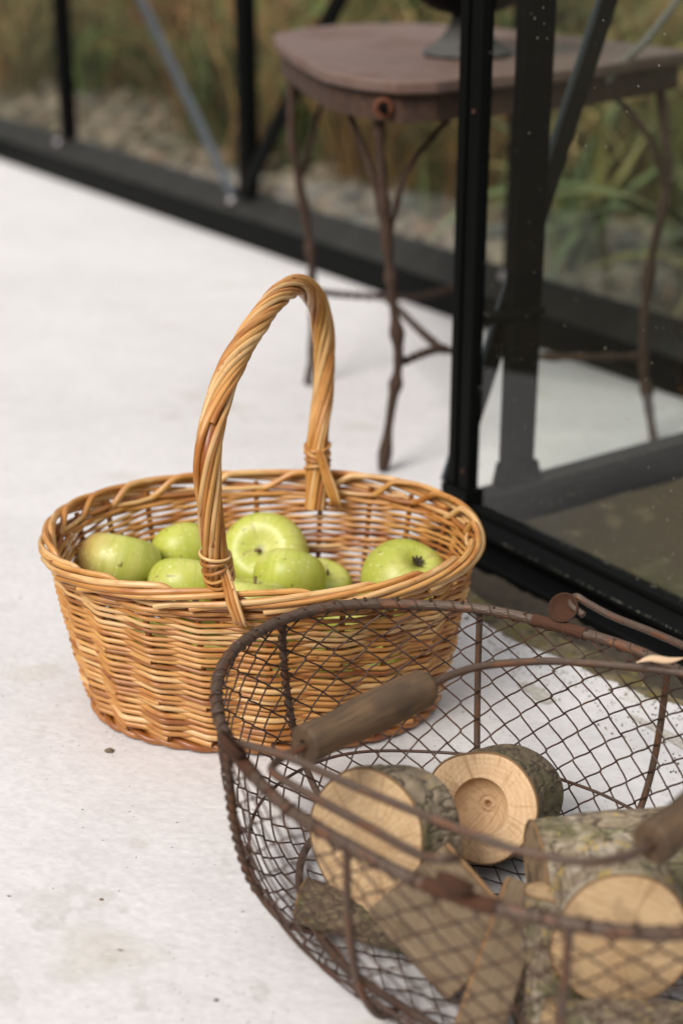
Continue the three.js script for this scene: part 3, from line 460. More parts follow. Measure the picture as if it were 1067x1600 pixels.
// ------------------------------------------------------------------ logs in the wire basket
{
  const barkTex = (light, lich, s) => tex(512, 512, (u, v) => {
    const a = fbm(u, v, 6, 4, 4, s), b = fbm(u, v, 26, 12, 4, s + 3), cr = Math.abs(fbm(u, v, 14, 7, 3, s + 5) - 0.5) * 2;
    let c = mix3(light ? [112, 97, 79] : [94, 80, 62], light ? [154, 138, 116] : [126, 108, 84], b); c = mix3(c, [58, 48, 36], sstep(0.1, 0.0, cr) * 0.8);
    c = mix3(c, [92, 90, 58], sstep(0.55, 0.72, a) * 0.55); c = mix3(c, [176, 166, 150], sstep(0.60, 0.74, fbm(u, v, 9, 9, 4, s + 8)) * (light ? 0.55 : 0.12));
    const l = sstep(0.60, 0.72, 0.55 * fbm(u, v, 9, 9, 3, s + 11) + 0.45 * fbm(u, v, 44, 44, 3, s + 12)) * lich; return mix3(c, mix3([160, 128, 48], [184, 156, 80], b), l * 0.8);
  });
  const barkBump = s => tex(512, 512, (u, v) => 0.5 * fbm(u, v, 26, 12, 4, s + 3) + 0.5 * sstep(0, 0.25, Math.abs(fbm(u, v, 14, 7, 3, s + 5) - 0.5) * 2), 1, 1, false);
  const bb = barkBump(301);
  const bark = [[1, 0.35, 301], [0, 0.1, 301], [1, 0.9, 341]].map(([l, y, s]) => std({ map: barkTex(l, y, s), bumpMap: bb, bumpScale: 0.003, roughness: 0.92 }));
  const endTex = (warm, old, s) => tex(768, 768, (u, v) => {
    const x = u - 0.47, y = v - 0.54, th = Math.atan2(y, x), w = fbm(u, v, 6, 6, 3, s) - 0.5, r = Math.hypot(x, y) * (1 + 0.12 * w), ringn = 0.5 + 0.5 * Math.sin(r * 150 + w * 5), saw = fbm(u * 0.3 + v, v - u, 8, 90, 2, s + 2), fine = fbm(u, v, 120, 120, 2, s + 4);
    let c = warm ? [226, 192, 152] : [208, 178, 136]; c = mix3(c, [188, 142, 96], (ringn * 0.2 + 0.22 * vnoise(r * 40 + 3, 1.5, 64, 64, s + 40)) * sstep(0.02, 0.1, r)); c = mix3(c, [238, 206, 166], (saw - 0.5) * 0.9 + 0.15); c = mix3(c, [150, 108, 70], sstep(0.62, 0.8, fbm(th / 6.2832 + 0.5, r, 90, 4, 2, s + 44)) * 0.3); c = mix3(c, [176, 128, 84], (fine - 0.4) * 0.4);
    const heart = sstep(0.2, 0.0, r) * 0.25; c = mix3(c, [186, 136, 86], heart);
    const crk = sstep(0.025, 0.0, Math.abs(Math.sin(th * 2.5 + s + w * 0.6)) * r * 2) * sstep(0.1, 0.2, r) * sstep(0.36, 0.2, r) * sstep(0.45, 0.6, vnoise(th * 3 + 20, r * 3, 64, 64, s + 8)); c = mix3(c, [120, 84, 52], crk * 0.45);
    if (old) c = mix3(c, [128, 104, 78], sstep(0.42, 0.72, fbm(u, v, 7, 7, 4, s + 6)) * old);
    return c;
  });
  const ends = [[0, 0.2, 1], [1, 0, 2], [0, 0.3, 3], [0, 0.95, 4]].map(([w, o, s]) => std({ map: endTex(w, o, s * 31), roughness: 0.72, color: lin(0.86, 0.86, 0.86), bumpMap: rustBump, bumpScale: 0.0003 }));
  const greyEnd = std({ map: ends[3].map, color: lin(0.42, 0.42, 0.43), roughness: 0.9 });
  const rim = std({ color: lin(0.20, 0.115, 0.05), roughness: 0.85 });
  // a log: local +y is the outward normal of the front cut
  function log(name, pos, n, r, L, bm, em, label, { spin = 0, sd = 1, flare = 1, rough = 0.05, bowl = null } = {}) {
    seed = sd; const ph = [rr(0, 6), rr(0, 6), rr(0, 6)], SEG = 72, ROW = 14;
    const rad = (a, f) => r * mix(1, flare, f) * (1 + 0.03 * Math.cos(2 * a + ph[0]) + 0.02 * Math.cos(3 * a + ph[1]) + 0.012 * Math.cos(5 * a + ph[2] + f * 2));
    const t = thing(name, label, 'log', pos); t.quaternion.setFromUnitVectors(UP, V(...n).normalize()); t.rotateY(spin);
    const pos_ = [], uv = [], idx = [];
    for (let j = 0; j <= ROW; j++) for (let i = 0; i <= SEG; i++) {
      const a = i / SEG * Math.PI * 2, f = j / ROW, lump = fbm(i / SEG, f, 10, 4, 4, sd + 60) - 0.5, rg = Math.abs(fbm(i / SEG, f, 18, 3, 2, sd + 70) - 0.5) * 2;
      let R = rad(a, f) * (1 + rough * lump * 2) - r * rough * 0.8 * sstep(0.22, 0, rg); if (j === 0 || j === ROW) R = rad(a, f) * 0.985;
      pos_.push(Math.cos(a) * R, -f * L, Math.sin(a) * R); uv.push(i / SEG * 2, f * L / (Math.PI * r) * 1.0);
    }
    for (let j = 0; j < ROW; j++) for (let i = 0; i < SEG; i++) { const a = j * (SEG + 1) + i, b = a + SEG + 1; idx.push(a, a + 1, b, b, a + 1, b + 1); }
    const g = new THREE.BufferGeometry(); g.setAttribute('position', new THREE.Float32BufferAttribute(pos_, 3)); g.setAttribute('uv', new THREE.Float32BufferAttribute(uv, 2)); g.setIndex(idx); g.computeVertexNormals(); part('bark', g, bm, t);
    const disc = (y, f, up, hole) => { const p = [], u = [], ix = [], K = 10; const r0 = hole ? hole[2] : 0; for (let k = 0; k <= K; k++) for (let i = 0; i <= SEG; i++) { const a = i / SEG * Math.PI * 2, R = rad(a, f) * 0.975, q = k / K; let x = Math.cos(a), z = Math.sin(a); const ix0 = hole ? hole[0] + x * r0 : 0, iz0 = hole ? hole[1] + z * r0 : 0; x = mix(ix0, x * R, q); z = mix(iz0, z * R, q); p.push(x, y + (q > 0.98 ? -0.0006 * up : 0), z); u.push(0.5 + x / r * 0.42, 0.5 + z / r * 0.42); } for (let k = 0; k < K; k++) for (let i = 0; i < SEG; i++) { const a = k * (SEG + 1) + i, b = a + SEG + 1; up > 0 ? ix.push(a, a + 1, b, b, a + 1, b + 1) : ix.push(a, b, a + 1, b, b + 1, a + 1); } const e = new THREE.BufferGeometry(); e.setAttribute('position', new THREE.Float32BufferAttribute(p, 3)); e.setAttribute('uv', new THREE.Float32BufferAttribute(u, 2)); e.setIndex(ix); e.computeVertexNormals(); return e; };
    const face = part('cut_face', disc(0.0012, 0, 1, bowl), em, t); part('cut_face', disc(-L - 0.0008, 1, -1), em, t);
    // the thin ring of inner bark round the cut
    { const p = []; for (let i = 0; i < SEG; i++) { const a = i / SEG * Math.PI * 2, R = rad(a, 0) * 0.979; p.push(V(Math.cos(a) * R, 0.0002, Math.sin(a) * R)); } part('bark_edge', sweep(p, 0.0011, 5, true), rim, t); }
    if (bowl) { const [hx, hz, hr] = bowl, P = []; for (let k = 0; k <= 14; k++) { const q = k / 14 * Math.PI / 2; P.push(new THREE.Vector2(Math.max(hr * Math.cos(q) * (k === 14 ? 0 : 1), 0.0001), 0.0012 - 0.0185 * Math.pow(Math.sin(q), 0.8))); } const pb = P.filter(v => v.x > hr * 0.3); pb.push(new THREE.Vector2(hr * 0.3, -0.0176), new THREE.Vector2(hr * 0.27, -0.0188), new THREE.Vector2(hr * 0.22, -0.0168), new THREE.Vector2(hr * 0.13, -0.0166), new THREE.Vector2(hr * 0.11, -0.0212), new THREE.Vector2(hr * 0.05, -0.0228), new THREE.Vector2(0.0001, -0.0230)); const lg = new THREE.LatheGeometry(pb, 48); lg.translate(hx, 0, hz); const u = lg.attributes.uv, q = lg.attributes.position; for (let i = 0; i < u.count; i++) u.setXY(i, 0.5 + q.getX(i) / r * 0.42, 0.5 + (q.getZ(i) + q.getY(i) * 1.4) / r * 0.42); lg.computeVertexNormals(); part('bored_hollow', lg, em, face); }
    return t;
  }
  log('log', [0.018, 0.085, -0.960], [-0.60, 0.36, 0.70], 0.052, 0.05, bark[0], ends[0], 'short log with grey lichened bark, its bare cut end behind the front wires', { sd: 5, spin: 1 });
  log('log', [0.108, 0.063, -1.037], [-0.40, 0.40, 0.82], 0.0450, 0.072, bark[1], ends[1], 'short log with a round hollow bored in its fresh cut end', { sd: 9, spin: 2.2, bowl: [0.0, 0.0, 0.0224] });
  log('log', [0.184, 0.084, -0.846], [-0.04, 0.137, 0.98], 0.0475, 0.045, bark[2], ends[2], 'broad pale cut log end facing out behind the front rim at the right', { sd: 14, spin: 0.4, flare: 1.02 });
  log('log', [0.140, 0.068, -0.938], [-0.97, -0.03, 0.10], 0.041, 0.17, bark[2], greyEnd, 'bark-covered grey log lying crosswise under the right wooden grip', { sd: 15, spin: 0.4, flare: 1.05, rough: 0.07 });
  log('log', [0.150, 0.088, -0.893], [0.05, 0.93, -0.35], 0.026, 0.088, bark[2], ends[2], 'upright piece of log crusted with yellow lichen, left of the broad pale log end', { sd: 19, flare: 1.1, rough: 0.08 });
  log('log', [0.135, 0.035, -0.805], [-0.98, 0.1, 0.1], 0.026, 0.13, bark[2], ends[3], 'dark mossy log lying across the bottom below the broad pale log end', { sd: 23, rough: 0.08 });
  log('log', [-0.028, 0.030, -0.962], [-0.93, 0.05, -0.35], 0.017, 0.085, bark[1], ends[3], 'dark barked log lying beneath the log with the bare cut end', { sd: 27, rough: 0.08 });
  // split block and stick
  const splitTex = tex(512, 512, (u, v) => { const g = fbm(u, v, 70, 5, 3, 71), m = fbm(u, v, 6, 6, 4, 73); let c = mix3([142, 122, 98], [112, 92, 70], g); c = mix3(c, [96, 78, 58], sstep(0.5, 0.75, m) * 0.6); return mix3(c, [172, 150, 120], sstep(0.62, 0.76, g) * 0.5); });
  const split = std({ map: splitTex, bumpMap: splitTex, bumpScale: 0.001, roughness: 0.85 }), fresh = std({ map: splitTex, color: lin(1.25, 1.0, 0.75), roughness: 0.8 });
  const slab = (sx, sy, sz, sd, amp) => { seed = sd; const b = new RoundedBoxGeometry(sx, sy, sz, 5, 0.003); const p = b.attributes.position; for (let i = 0; i < p.count; i++) { const x = p.getX(i), y = p.getY(i), z = p.getZ(i); p.setXYZ(i, x + amp * Math.sin(y * 60 + z * 40 + sd), y + amp * Math.sin(x * 70 + sd), z + amp * Math.sin(x * 50 + y * 65)); } b.computeVertexNormals(); return b; };
  const blk = thing('split_log', 'square weathered block of split wood lying on the basket bottom', 'log', [0.073, 0.052, -0.908]);
  part('weathered_face', slab(0.072, 0.082, 0.020, 3, 0.0012), split, blk); const e1 = slab(0.0035, 0.078, 0.0215, 4, 0.0004); e1.translate(0.0362, 0, 0.0006); part('split_edge', e1, fresh, blk);
  { const n = V(-0.05, 0.62, 0.78).normalize(), right = V(1, 0, 0).sub(n.clone().multiplyScalar(n.x)).normalize(), up = n.clone().cross(right); blk.quaternion.setFromRotationMatrix(new THREE.Matrix4().makeBasis(right, up, n)); blk.rotateZ(0.72); }
  const stk = thing('split_stick', 'narrow split stick slanting towards the front of the wire basket', 'stick', [0.110, 0.050, -0.868]);
  part('weathered_face', slab(0.032, 0.125, 0.012, 8, 0.0015), split, stk); const e2 = slab(0.003, 0.12, 0.0125, 9, 0.0006); e2.translate(-0.0158, 0, 0.0006); part('split_edge', e2, fresh, stk);
  { const up = V(0.035, 0.032, -0.09).normalize(), n0 = V(0.1, 0.8, 0.6), right = up.clone().cross(n0).normalize(), n = right.clone().cross(up); stk.quaternion.setFromRotationMatrix(new THREE.Matrix4().makeBasis(right, up, n)); }
  // pale shaving caught on the bail
  solo('wood_shaving', (() => { const g = sweep(curve([[0.221, 0.1855, -1.0435], [0.232, 0.1875, -1.046], [0.245, 0.187, -1.044], [0.258, 0.189, -1.045]], 16), t => 0.0042 * Math.sin(Math.PI * clamp(t, 0.06, 0.97)), 8, false, [0.6, 1]); return g; })(), std({ color: lin(0.55, 0.38, 0.24), roughness: 0.8 }), 'pale wood shaving caught on the wire bail at the right', 'wood shaving');
}

// ------------------------------------------------------------------ garden table with branch legs, and urn
{
  const top = [[-0.095, -2.463], [-0.086, -2.354], [-0.054, -2.175], [-0.018, -2.028], [0.021, -1.958], [0.066, -1.916], [0.112, -1.922], [0.147, -1.952], [0.216, -1.989], [0.301, -2.048], [0.395, -2.146], [0.470, -2.235], [0.42, -2.32], [0.33, -2.44], [0.22, -2.57], [0.11, -2.63], [0.03, -2.62], [-0.05, -2.56]];
  const g = thing('garden_table', 'low rusted iron table on branch-shaped legs, half behind the glass corner', 'table', [0.18, 0, -2.25]);
  const sm = new THREE.CatmullRomCurve3(top.map(([x, z]) => V(x - 0.18, 0, z + 2.25)), true, 'catmullrom', 0.18).getPoints(110);
  const shp = k => new THREE.Shape(sm.map(p => new THREE.Vector2(p.x * k, -p.z * k)));
  const rustTop = std({ map: tex(512, 512, (u, v) => { const a = fbm(u, v, 5, 5, 4, 83), b = fbm(u, v, 30, 30, 3, 85); let c = mix3([98, 77, 69], [117, 96, 87], b); c = mix3(c, [94, 62, 52], sstep(0.52, 0.75, a) * 0.7); return c; }, 2, 2), roughness: 0.62, metalness: 0 });
  const rustLeg = std({ map: brownMap, color: lin(0.42, 0.40, 0.38), bumpMap: rustBump, bumpScale: 0.002, roughness: 0.85 });
  const apronM = std({ map: brownMap, color: lin(0.46, 0.44, 0.44), roughness: 0.85 });
  const tg = new THREE.ExtrudeGeometry(shp(1.01), { depth: 0.008, bevelEnabled: true, bevelSize: 0.004, bevelThickness: 0.004, bevelSegments: 3 }); tg.rotateX(-Math.PI / 2); tg.translate(0, 0.489, 0); part('table_top', tg, rustTop, g);
  const s2 = shp(0.985), hole = new THREE.Path(shp(0.965).getPoints()); s2.holes.push(hole);
  const ag = new THREE.ExtrudeGeometry(s2, { depth: 0.034, bevelEnabled: false }); ag.rotateX(-Math.PI / 2); ag.translate(0, 0.451, 0); part('apron', ag, apronM, g);
  const legs = [[[-0.074, 0.452, -2.40], [-0.074, 0.369, -2.35], [-0.062, 0.296, -2.34], [-0.049, 0.221, -2.33], [-0.045, 0.175, -2.321], [-0.042, 0.098, -2.311], [-0.045, 0.041, -2.301], [-0.052, 0.003, -2.291]], [[0.046, 0.456, -1.965], [0.048, 0.407, -1.963], [0.053, 0.345, -1.957], [0.059, 0.282, -1.95], [0.065, 0.226, -1.943], [0.073, 0.151, -1.936], [0.064, 0.084, -1.93], [0.054, 0.003, -1.923]], [[0.438, 0.452, -2.215], [0.443, 0.364, -2.15], [0.434, 0.315, -2.115], [0.419, 0.248, -2.092], [0.413, 0.181, -2.079], [0.413, 0.112, -2.066], [0.422, 0.052, -2.054], [0.431, 0.003, -2.041]], [[0.20, 0.452, -2.54], [0.205, 0.35, -2.52], [0.19, 0.2, -2.50], [0.195, 0.1, -2.48], [0.2, 0.003, -2.47]]];
  const L = P => P.map(([x, y, z]) => V(x - 0.18, y, z + 2.25));
  seed = 611; const knots = (r, n) => { const k = []; for (let i = 0; i < n; i++) k.push([rnd(), rr(0.15, 0.5)]); return t => r * (1 + 0.08 * Math.sin(t * 40) + k.reduce((s, [c, a]) => s + a * Math.exp(-(((t - c) / 0.02) ** 2)), 0)); };
  legs.forEach((p, i) => part('leg', sweep(curve(L(p), 70), knots(0.0060, 14), 9), rustLeg, g));
  const br = [[[0.005, 0.456, -2.06], [0.022, 0.416, -2.028], [0.042, 0.361, -1.997], [0.058, 0.29, -1.953]], [[0.144, 0.456, -2.0], [0.113, 0.422, -1.99], [0.081, 0.38, -1.98], [0.060, 0.31, -1.955]], [[0.357, 0.456, -2.13], [0.384, 0.433, -2.125], [0.414, 0.391, -2.12], [0.436, 0.335, -2.125]], [[-0.01, 0.456, -2.52], [-0.03, 0.40, -2.46], [-0.062, 0.30, -2.342]]];
  br.forEach(p => part('leg_branch', sweep(curve(L(p), 30), knots(0.0040, 4), 8), rustLeg, g));
  const st = [[[-0.043, 0.143, -2.315], [-0.003, 0.131, -2.338], [0.066, 0.116, -2.38], [0.127, 0.104, -2.43], [0.196, 0.11, -2.48]], [[0.072, 0.143, -1.937], [0.105, 0.150, -1.962], [0.132, 0.149, -1.989], [0.152, 0.142, -2.0], [0.275, 0.125, -2.03], [0.413, 0.115, -2.066]], [[0.132, 0.147, -1.99], [0.112, 0.14, -2.095], [0.085, 0.13, -2.25], [0.066, 0.118, -2.378]]];
  st.forEach(p => part('stretcher', sweep(curve(L(p), 60), t => 0.0052 * (1 + 0.28 * Math.sin(t * 110)), 8), rustLeg, g));
  part('twig', sweep(curve(L([[0.50, 0.64, -2.26], [0.452, 0.576, -2.2], [0.419, 0.540, -2.17], [0.392, 0.516, -2.14], [0.364, 0.497, -2.115], [0.342, 0.478, -2.088]]), 40), knots(0.005, 3), 8), std({ color: lin(0.16, 0.15, 0.13), roughness: 0.9 }), g);
  { const w = new THREE.TorusGeometry(0.0095, 0.0035, 8, 20); w.translate(0.05 - 0.18, 0.468, -1.921 + 2.25); part('washer', w, std({ map: orangeMap, color: lin(0.8, 0.8, 0.85), roughness: 0.8 }), g); const b = new THREE.CylinderGeometry(0.0055, 0.0055, 0.012, 6); b.rotateX(Math.PI / 2); b.translate(0.05 - 0.18, 0.468, -1.919 + 2.25); part('bolt', b, M.black, g); }
  const urn = thing('urn', 'dark grey cast iron urn standing on the rusted table, behind the corner post', 'urn', [0.168, 0.502, -2.175]);
  const ironM = std({ map: tex(256, 256, (u, v) => { const k = fbm(u, v, 20, 30, 3, 93); const c = 52 + k * 40; return [c, c - 2, c - 5]; }, 2, 2), roughness: 0.75 });
  const prof = (P, n, m) => part(n, new THREE.LatheGeometry(P.map(p => new THREE.Vector2(...p)), 40), m, urn);
  prof([[0, 0], [0.058, 0], [0.060, 0.004], [0.057, 0.008], [0.048, 0.012], [0.036, 0.022], [0.026, 0.036], [0.021, 0.047], [0.022, 0.052], [0.0, 0.052]], 'foot', ironM);
  prof([[0.0, 0.0525], [0.024, 0.0525], [0.052, 0.060], [0.075, 0.078], [0.088, 0.11], [0.09, 0.15], [0.10, 0.165], [0.11, 0.168], [0.11, 0.173], [0.098, 0.173], [0.085, 0.15], [0.082, 0.11], [0.07, 0.085], [0.0, 0.07]], 'bowl', M.black);
}

// ------------------------------------------------------------------ dirt and moss along the partition's foot
{
  const dirt = (name, b0, b1, mat, hgt, sd, label, amp, endA) => {
    const n1 = 420, n2 = 16, p = [], u = [], ix = [];
    for (let i = 0; i <= n1; i++) for (let j = 0; j <= n2; j++) { const a = i / n1 * 2.2 - 0.03, nar = mix(1, 0.45, sstep(0.3, 0.5, a)), w1 = (b1 - b0) * nar + amp * (fbm(i / n1, 0.3, 26, 4, 6, sd) - 0.5), f = j / n2, w = at2(C, a, -(b0 + f * Math.max(0.004, w1))); p.push(w.x, 0.0006 + hgt * Math.pow(Math.max(0, 1 - f), 0.6) * (0.3 + 1.3 * fbm(i / n1, f, 90, 5, 4, sd + 2)), w.z); u.push(w.x * 1.6, w.z * 1.6); }
    for (let i = 0; i < n1; i++) for (let j = 0; j < n2; j++) { const a = i * (n2 + 1) + j, b = a + n2 + 1; ix.push(a, a + 1, b, b, a + 1, b + 1); }
    const g = new THREE.BufferGeometry(); g.setAttribute('position', new THREE.Float32BufferAttribute(p, 3)); g.setAttribute('uv', new THREE.Float32BufferAttribute(u, 2)); g.setIndex(ix); g.computeVertexNormals();
    const m = shade(new THREE.Mesh(g, mat)); m.name = name; m.userData = { kind: 'stuff', label, category: 'dirt' }; scene.add(m);
  };
  dirt('moss_strip', 0.033, 0.105, std({ map: tex(512, 512, (u, v) => { const a = fbm(u, v, 12, 12, 4, 141), b = fbm(u, v, 60, 60, 3, 143); let c = mix3([78, 68, 48], [126, 114, 88], b); c = mix3(c, [56, 48, 34], sstep(0.55, 0.35, a) * 0.7); return mix3(c, [100, 90, 44], sstep(0.5, 0.68, fbm(u, v, 26, 26, 4, 145)) * 0.75); }, 2, 2), roughness: 0.95, side: THREE.DoubleSide }), 0.003, 131, 'olive dirt and moss creeping over the floor by the near partition', 0.055);
  dirt('damp_soil', 0.033, 0.072, std({ map: tex(256, 256, (u, v) => mix3([40, 35, 27], [66, 56, 42], fbm(u, v, 40, 40, 4, 151)), 2, 2), roughness: 0.95, side: THREE.DoubleSide }), 0.009, 161, 'dark damp soil packed along the foot of the near partition', 0.045);
  // paint worn off the floor beside it
  seed = 640; const wornM = std({ map: tex(256, 256, (u, v) => { const k = fbm(u, v, 30, 30, 3, 171); const c = 150 + k * 50; return [c, c - 6, c - 14]; }, 4, 4), roughness: 0.9 });
  for (const [a, b, ra, rb] of [[0.325, -0.162, 0.026, 0.011], [0.45, -0.118, 0.05, 0.007]]) { const sh = new THREE.Shape(); for (let i = 0; i < 60; i++) { const t = i / 60 * Math.PI * 2, k = 0.45 + 1.0 * fbm(i / 60, a, 7, 3, 4, 181); const x = Math.cos(t) * ra * k, y = Math.sin(t) * rb * k; i ? sh.lineTo(x, y) : sh.moveTo(x, y); } const g = new THREE.ShapeGeometry(sh); const w = at2(C, a, b, 0.0012); g.applyMatrix4(new THREE.Matrix4().makeBasis(u1, u3, UP).setPosition(w)); const uv = g.attributes.uv; for (let i = 0; i < uv.count; i++) uv.setXY(i, uv.getX(i) * 3, uv.getY(i) * 3); const m = shade(new THREE.Mesh(g, wornM)); m.name = numbered('worn_patch'); m.userData = { kind: 'structure', label: 'grey worn patch in the white floor paint', category: 'setting' }; scene.add(m); }
  // grains, crumbs of moss and flaked paint
  seed = 888; const N = 1500, im = new THREE.InstancedMesh(new THREE.IcosahedronGeometry(1, 0), std({ color: lin(1, 1, 1), roughness: 0.95 }), N), mm = new THREE.Matrix4(), q = new THREE.Quaternion();
  for (let i = 0; i < N; i++) { const a = rnd() * 0.62 - 0.03, b = -Math.pow(rnd(), 1.5) * 0.11 - 0.001, s = rr(0.0003, 0.0013) * (rnd() < 0.06 ? 2 : 1); q.setFromEuler(new THREE.Euler(rr(0, 6), rr(0, 6), rr(0, 6))); const w = at2(C, a, b - 0.05, s * 0.4); mm.compose(w, q, V(s, s * rr(0.4, 0.8), s * rr(0.6, 1.2))); im.setMatrixAt(i, mm); const k = rnd(); im.setColorAt(i, k < 0.45 ? lin(0.12, 0.10, 0.05) : k < 0.7 ? lin(0.14, 0.13, 0.035) : k < 0.85 ? lin(0.3, 0.27, 0.22) : lin(0.05, 0.045, 0.035)); }
  im.name = 'floor_grit'; im.userData = { kind: 'stuff', label: 'loose grit and moss crumbs by the partition', category: 'grit' }; shade(im); scene.add(im);
}
{ // a few bits of debris lying on the white floor
  seed = 51; const dm = std({ color: lin(0.16, 0.12, 0.08), roughness: 0.95 });
  for (const [x, z, s, lab] of [[-0.209, -1.222, 0.0034, 'brown crumb lying just before the wicker basket at its left'], [0.045, -1.155, 0.0015, 'tiny seed on the floor seen through the wire mesh'], [-0.31, -1.066, 0.0015, 'dark crumb on the white floor near the left edge'], [-0.185, -1.004, 0.0013, 'small dark speck on the open floor left of the wire basket'], [-0.088, -0.888, 0.0014, 'speck of soil on the floor by the wire basket, lowest of the crumbs']]) { const g = new THREE.IcosahedronGeometry(s, 1); const p = g.attributes.position; for (let i = 0; i < p.count; i++) { const k = 0.75 + 0.5 * hash(Math.round(p.getX(i) * 9e4), Math.round(p.getY(i) * 9e4 + p.getZ(i) * 7e4), 3); p.setXYZ(i, p.getX(i) * k * 1.3, p.getY(i) * k * 0.55, p.getZ(i) * k); } g.computeVertexNormals(); g.translate(x, s * 0.4, z); solo('floor_crumb', g, dm, lab, 'crumb'); }
}

// ------------------------------------------------------------------ the garden behind the glass
{
  const mm = new THREE.Matrix4(), q = new THREE.Quaternion(), eu = new THREE.Euler();
  const G = (a, b, y = -0.03) => at2(A, a, b, y); // a along the back wall, b metres beyond it
  const stuff = (im, name, label, cat) => { im.name = name; im.userData = { kind: 'stuff', label, category: cat }; shade(im); scene.add(im); };
  // pebbles
  seed = 1201; { const N = 2600, im = new THREE.InstancedMesh(new THREE.IcosahedronGeometry(1, 1), std({ color: lin(1, 1, 1), roughness: 0.9 }), N); for (let i = 0; i < N; i++) { const b = 0.07 + Math.pow(rnd(), 1.5) * 1.1, a = rr(-2.6, 2.2), s = rr(0.008, 0.03); eu.set(rr(-0.4, 0.4), rr(0, 6), rr(-0.4, 0.4)); mm.compose(G(a, b, -0.028 + s * 0.2), q.setFromEuler(eu), V(s * rr(0.8, 1.5), s * rr(0.5, 0.8), s)); im.setMatrixAt(i, mm); const k = rnd(), t = rr(0.7, 1.2); im.setColorAt(i, k < 0.4 ? lin(0.20 * t, 0.16 * t, 0.12 * t) : k < 0.7 ? lin(0.25 * t, 0.19 * t, 0.14 * t) : k < 0.85 ? lin(0.18 * t, 0.115 * t, 0.07 * t) : lin(0.13 * t, 0.125 * t, 0.11 * t)); } stuff(im, 'pebbles', 'loose pebbles outside the back glass wall', 'pebbles'); }
  // curved blades
  function blade(w, h, bend, n = 6) { const p = [], ix = []; for (let i = 0; i <= n; i++) { const f = i / n, y = h * Math.sin(f * bend) / bend, z = h * (1 - Math.cos(f * bend)) / bend, ww = w * (1 - Math.pow(f, 1.8)) * 0.5 + 0.0002; p.push(-ww, y, z, 0, y, z - ww * 0.4, ww, y, z); } for (let i = 0; i < n; i++) for (const k of [0, 1]) { const a = i * 3 + k, b = a + 3; ix.push(a, a + 1, b, b, a + 1, b + 1); } const g = new THREE.BufferGeometry(); g.setAttribute('position', new THREE.Float32BufferAttribute(p, 3)); g.setIndex(ix); g.computeVertexNormals(); return g; }
  const leafM = (o = {}) => new THREE.MeshPhysicalMaterial({ color: lin(1, 1, 1), roughness: 0.8, side: THREE.DoubleSide, ...o });
  // dry grass, thick and ochre, in tussocks
  seed = 1301; { const N = 14000, im = new THREE.InstancedMesh(blade(0.009, 0.6, 1.6), leafM(), N); let i = 0; while (i < N) { const a = rr(-4.5, 3.2), b = 0.58 + Math.pow(rnd(), 1.2) * 4.6; if (a > 0.3 && b < 1.2 && rnd() < 0.75) continue; if (a < -0.9 && b < 0.9 && rnd() < 0.7) continue; const m = 26; const sh = rnd(); for (let k = 0; k < m && i < N; k++, i++) { eu.set(rr(-0.35, 0.35), rr(0, 6.28), rr(-0.2, 0.2)); const s = rr(0.5, 1.15); mm.compose(G(a + rr(-0.09, 0.09), b + rr(-0.09, 0.09)), q.setFromEuler(eu), V(1, s, s)); im.setMatrixAt(i, mm); const t = rr(0.7, 1.3); im.setColorAt(i, sh < 0.42 ? lin(0.24 * t, 0.14 * t, 0.045 * t) : sh < 0.66 ? lin(0.20 * t, 0.09 * t, 0.03 * t) : sh < 0.82 ? lin(0.17 * t, 0.14 * t, 0.05 * t) : lin(0.07 * t, 0.09 * t, 0.022 * t)); } } stuff(im, 'dry_grass', 'ochre dry grass growing beyond the back glass wall', 'grass'); }
  seed = 1401; { const N = 2200, im = new THREE.InstancedMesh(blade(0.018, 0.75, 1.9, 8), leafM(), N); let i = 0; while (i < N) { const a = rr(-2.4, 2.4), b = rr(0.75, 2.7); const sh = rnd(); for (let k = 0; k < 22 && i < N; k++, i++) { eu.set(rr(-0.3, 0.5), rr(0, 6.28), rr(-0.3, 0.3)); const s = rr(0.45, 1.1); mm.compose(G(a + rr(-0.05, 0.05), b + rr(-0.05, 0.05)), q.setFromEuler(eu), V(rr(0.5, 1.2), s, s)); im.setMatrixAt(i, mm); const t = rr(0.6, 1.4); im.setColorAt(i, sh < 0.35 ? lin(0.36 * t, 0.24 * t, 0.10 * t) : sh < 0.6 ? lin(0.08 * t, 0.12 * t, 0.025 * t) : sh < 0.82 ? lin(0.22 * t, 0.085 * t, 0.026 * t) : lin(0.17 * t, 0.18 * t, 0.05 * t)); } } stuff(im, 'tall_grass', 'loose tall grass in straw, rust and green beyond the back glass wall', 'grass'); }
  // leafy shrubs
  const leafG = (() => { const p = [0, 0, 0, -0.35, 0.06, 0.45, 0, 0, 0.5, 0.35, 0.06, 0.45, 0, -0.08, 1], g = new THREE.BufferGeometry(); g.setAttribute('position', new THREE.Float32BufferAttribute(p, 3)); g.setIndex([0, 2, 1, 0, 3, 2, 1, 2, 4, 2, 3, 4]); g.computeVertexNormals(); return g; })();
  function shrub(a, b, rad, h, cols, label, sd, leafS = 0.045, n = 900) {
    seed = sd; const base = G(a, b), t = thing('shrub', label, 'shrub', base.toArray(), 'shrubs in the garden behind the glass wall');
    const stems = []; for (let k = 0; k < 7; k++) { const th = rr(0, 6.28), r = rad * rr(0.3, 0.8); stems.push(sweep(curve([[0, 0, 0], [Math.cos(th) * r * 0.4, h * 0.4, Math.sin(th) * r * 0.4], [Math.cos(th) * r, h * rr(0.7, 0.95), Math.sin(th) * r]], 8), f => mix(0.009, 0.003, f), 5)); } part('stems', mergeGeometries(stems), std({ color: lin(0.1, 0.07, 0.04), roughness: 0.9 }), t);
